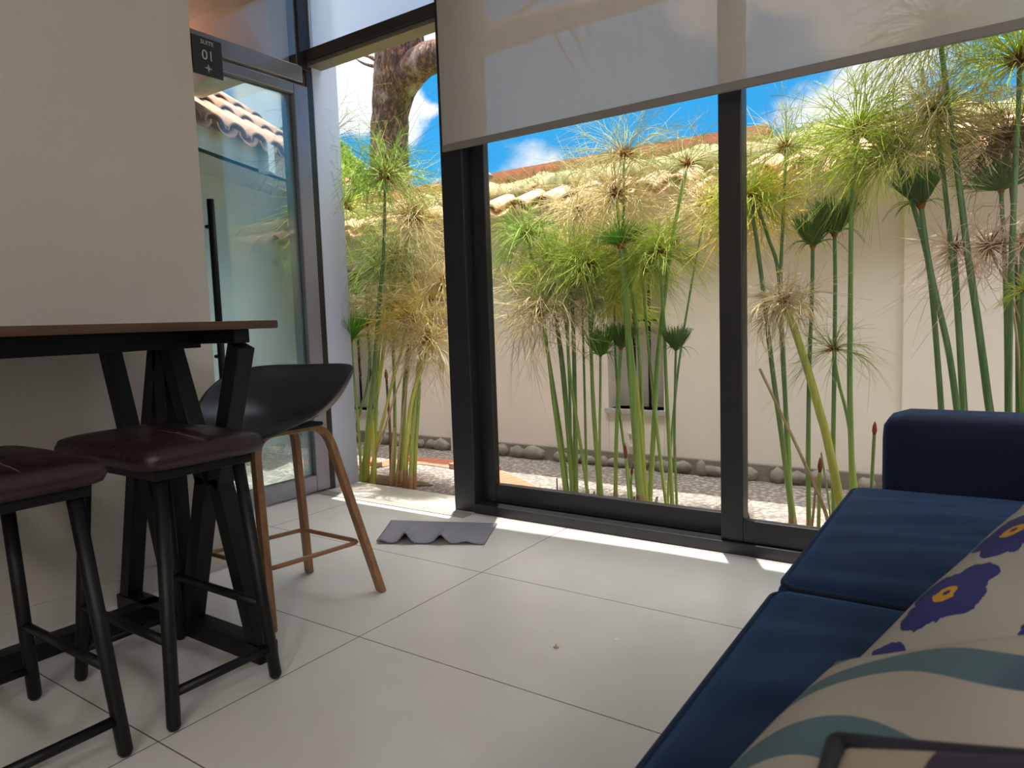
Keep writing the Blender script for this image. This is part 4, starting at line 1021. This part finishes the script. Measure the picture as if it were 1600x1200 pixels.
# behind the fixed pane -------------------------------------------------------------------
R_L = [
 ('papyrus with yellow green head tight against the mullion', [(1172, 307), (1177, 340), (1190, 432), (1199, 510), (1210, 600), (1224, 700), (1240, 828)], 2.98, 0, 8, 'd', 'big', 62, 'lime'),
 ('papyrus crossing behind that one with a drooping golden head', [(1181, 312), (1200, 370), (1217, 432), (1226, 600), (1232, 740), (1243, 828)], 3.03, .05, 7, 'd', 'dry', 78, 'yellow'),
 ('tall papyrus with fine rays fanned against the sky beside the mullion', [(1228, 231), (1224, 330), (1220, 425), (1220, 500), (1225, 600), (1232, 700), (1236, 828)], 3.05, .02, 7, 'd', 'fine', 86, 'olive'),
 ('bowed thick papyrus with dry straw head hanging over', [(1224, 470), (1240, 510), (1263, 580), (1280, 640), (1293, 687), (1313, 790)], 2.95, -.05, 13, 'y', 'dry', 52, 'tan'),
 ('young papyrus with round dark tuft, lower of the tuft pair', [(1270, 386), (1269, 457), (1265, 560), (1263, 700), (1264, 830)], 3.0, 0, 7, 'd', 'tuft', 32, 'dark'),
 ('young papyrus with dark tuft, higher of the tuft pair', [(1304, 368), (1305, 440), (1304, 560), (1302, 700), (1303, 800)], 3.05, 0, 7, 'd', 'tuft', 36, 'dark'),
 ('large papyrus with full drooping green head over the coping tiles', [(1340, 208), (1336, 260), (1331, 310), (1329, 457), (1328, 607), (1331, 720), (1333, 800)], 3.0, 0, 9, 'g', 'big', 108, 'lime'),
 ('papyrus with sparse wiry olive head at half height', [(1302, 546), (1310, 595), (1325, 657), (1335, 740), (1341, 800)], 3.05, 0, 5, 'g', 'sparse', 66, 'olive'),
 ('cut tan stalk slanting across the fixed pane', [(1187, 576), (1225, 655), (1260, 730), (1292, 807)], 2.92, 0, 6, 't', None, 0, ''),
 ('thin stalk with a closed brown bud beside the bowed dry papyrus', [(1281, 738), (1280, 780), (1279, 829)], 2.95, 0, 5, 'g', None, 0, '', 24),
 ('thin green stalk half hidden by the bowed thick papyrus', [(1283, 707), (1290, 750), (1297, 803)], 3.0, 0, 4, 'g', None, 0, ''),
 ('lone stalk with a pink bud beside the sofa arm', [(1366, 680), (1364, 720), (1362, 760), (1360, 800)], 3.0, 0, 5, 'd', None, 0, '', 22),
 ('small curled dry shoot at the foot of the fixed pane', [(1168, 800), (1171, 812), (1175, 823)], 2.92, 0, 4, 'b', None, 0, ''),
 ('reddish sheath stump at the foot of the lower tuft papyrus', [(1276, 745), (1272, 790), (1268, 830)], 2.93, 0, 5, 't', None, 0, ''),
]
for r in R_L:
    lab, pts, Yb, ln, wpx, st, hd, rp, colr = r[:9]
    papyrus(lab, pts, Yb, ln, wpx, st, hd, rp, colr, GR, tip=(r[9] if len(r) > 9 else None), sheath=any(k in lab for k in ('lower of', 'against the mullion')))
F_L = [
 ('tallest papyrus behind the sofa arm, its head showing through the blind', [(1469, 45), (1471, 77), (1485, 188), (1502, 315), (1512, 397), (1527, 497), (1542, 610), (1552, 700)], 2.95, 0, 12, 'd', 'big', 120, 'olive'),
 ('papyrus with ragged straw head just under the blind hem', [(1461, 175), (1465, 215), (1474, 273), (1486, 386), (1495, 480), (1505, 645), (1508, 720)], 3.0, 0, 9, 'd', 'fluff', 92, 'straw'),
 ('young papyrus with compact dark green cup tuft behind the sofa arm', [(1439, 322), (1449, 395), (1462, 460), (1482, 547), (1496, 645), (1504, 720)], 2.92, 0, 10, 'd', 'tuft', 34, 'dark'),
 ('papyrus with lush drooping lime head over the wall corner', [(1398, 238), (1412, 282), (1431, 335), (1450, 410), (1460, 500), (1471, 645), (1474, 720)], 3.0, 0, 9, 'd', 'big', 100, 'lime'),
 ('papyrus with bristling dark green brush head near the frame edge', [(1564, 298), (1567, 350), (1570, 410), (1573, 530), (1574, 645), (1575, 720)], 3.05, 0, 8, 'd', 'brush', 62, 'dark'),
 ('thick papyrus with huge golden green head at the frame edge', [(1593, 95), (1592, 160), (1588, 230), (1581, 397), (1577, 535), (1576, 645), (1576, 720)], 2.95, 0, 11, 'd', 'big', 135, 'lime'),
 ('dry papyrus with curly pinkish straw head on a bent tan stalk', [(1545, 384), (1558, 415), (1574, 447), (1588, 520), (1596, 640), (1598, 720)], 3.0, 0, 4, 't', 'curl', 84, 'pink'),
 ('papyrus at the frame edge with curled pink straw plume', [(1600, 375), (1596, 420), (1593, 520), (1592, 645), (1592, 720)], 3.02, 0, 9, 'd', 'curl', 62, 'pink'),
 ('small papyrus with a spiky yellow green head cut by the frame edge', [(1599, 455), (1599, 550), (1599, 645), (1599, 720)], 2.9, 0, 9, 'g', 'sparse', 30, 'lime'),
 ('cut tan stalk at the frame edge slanting downwards', [(1584, 472), (1596, 505), (1610, 540), (1640, 620), (1660, 720)], 2.9, 0, 5, 't', None, 0, ''),
 ('papyrus with withered brown head between the two biggest green heads', [(1572, 217), (1580, 300), (1588, 420), (1590, 645), (1590, 720)], 3.05, 0, 6, 'b', 'fluff', 58, 'brown'),
 ('papyrus with dangling pink straw threads down the ragged headed stalk', [(1492, 385), (1499, 480), (1510, 645), (1514, 720)], 3.05, 0, 5, 'd', 'curl', 56, 'pink'),
]
for r in F_L:
    lab, pts, Yb, ln, wpx, st, hd, rp, colr = r[:9]
    papyrus(lab, pts, Yb, ln, wpx, st, hd, rp, colr, GF)
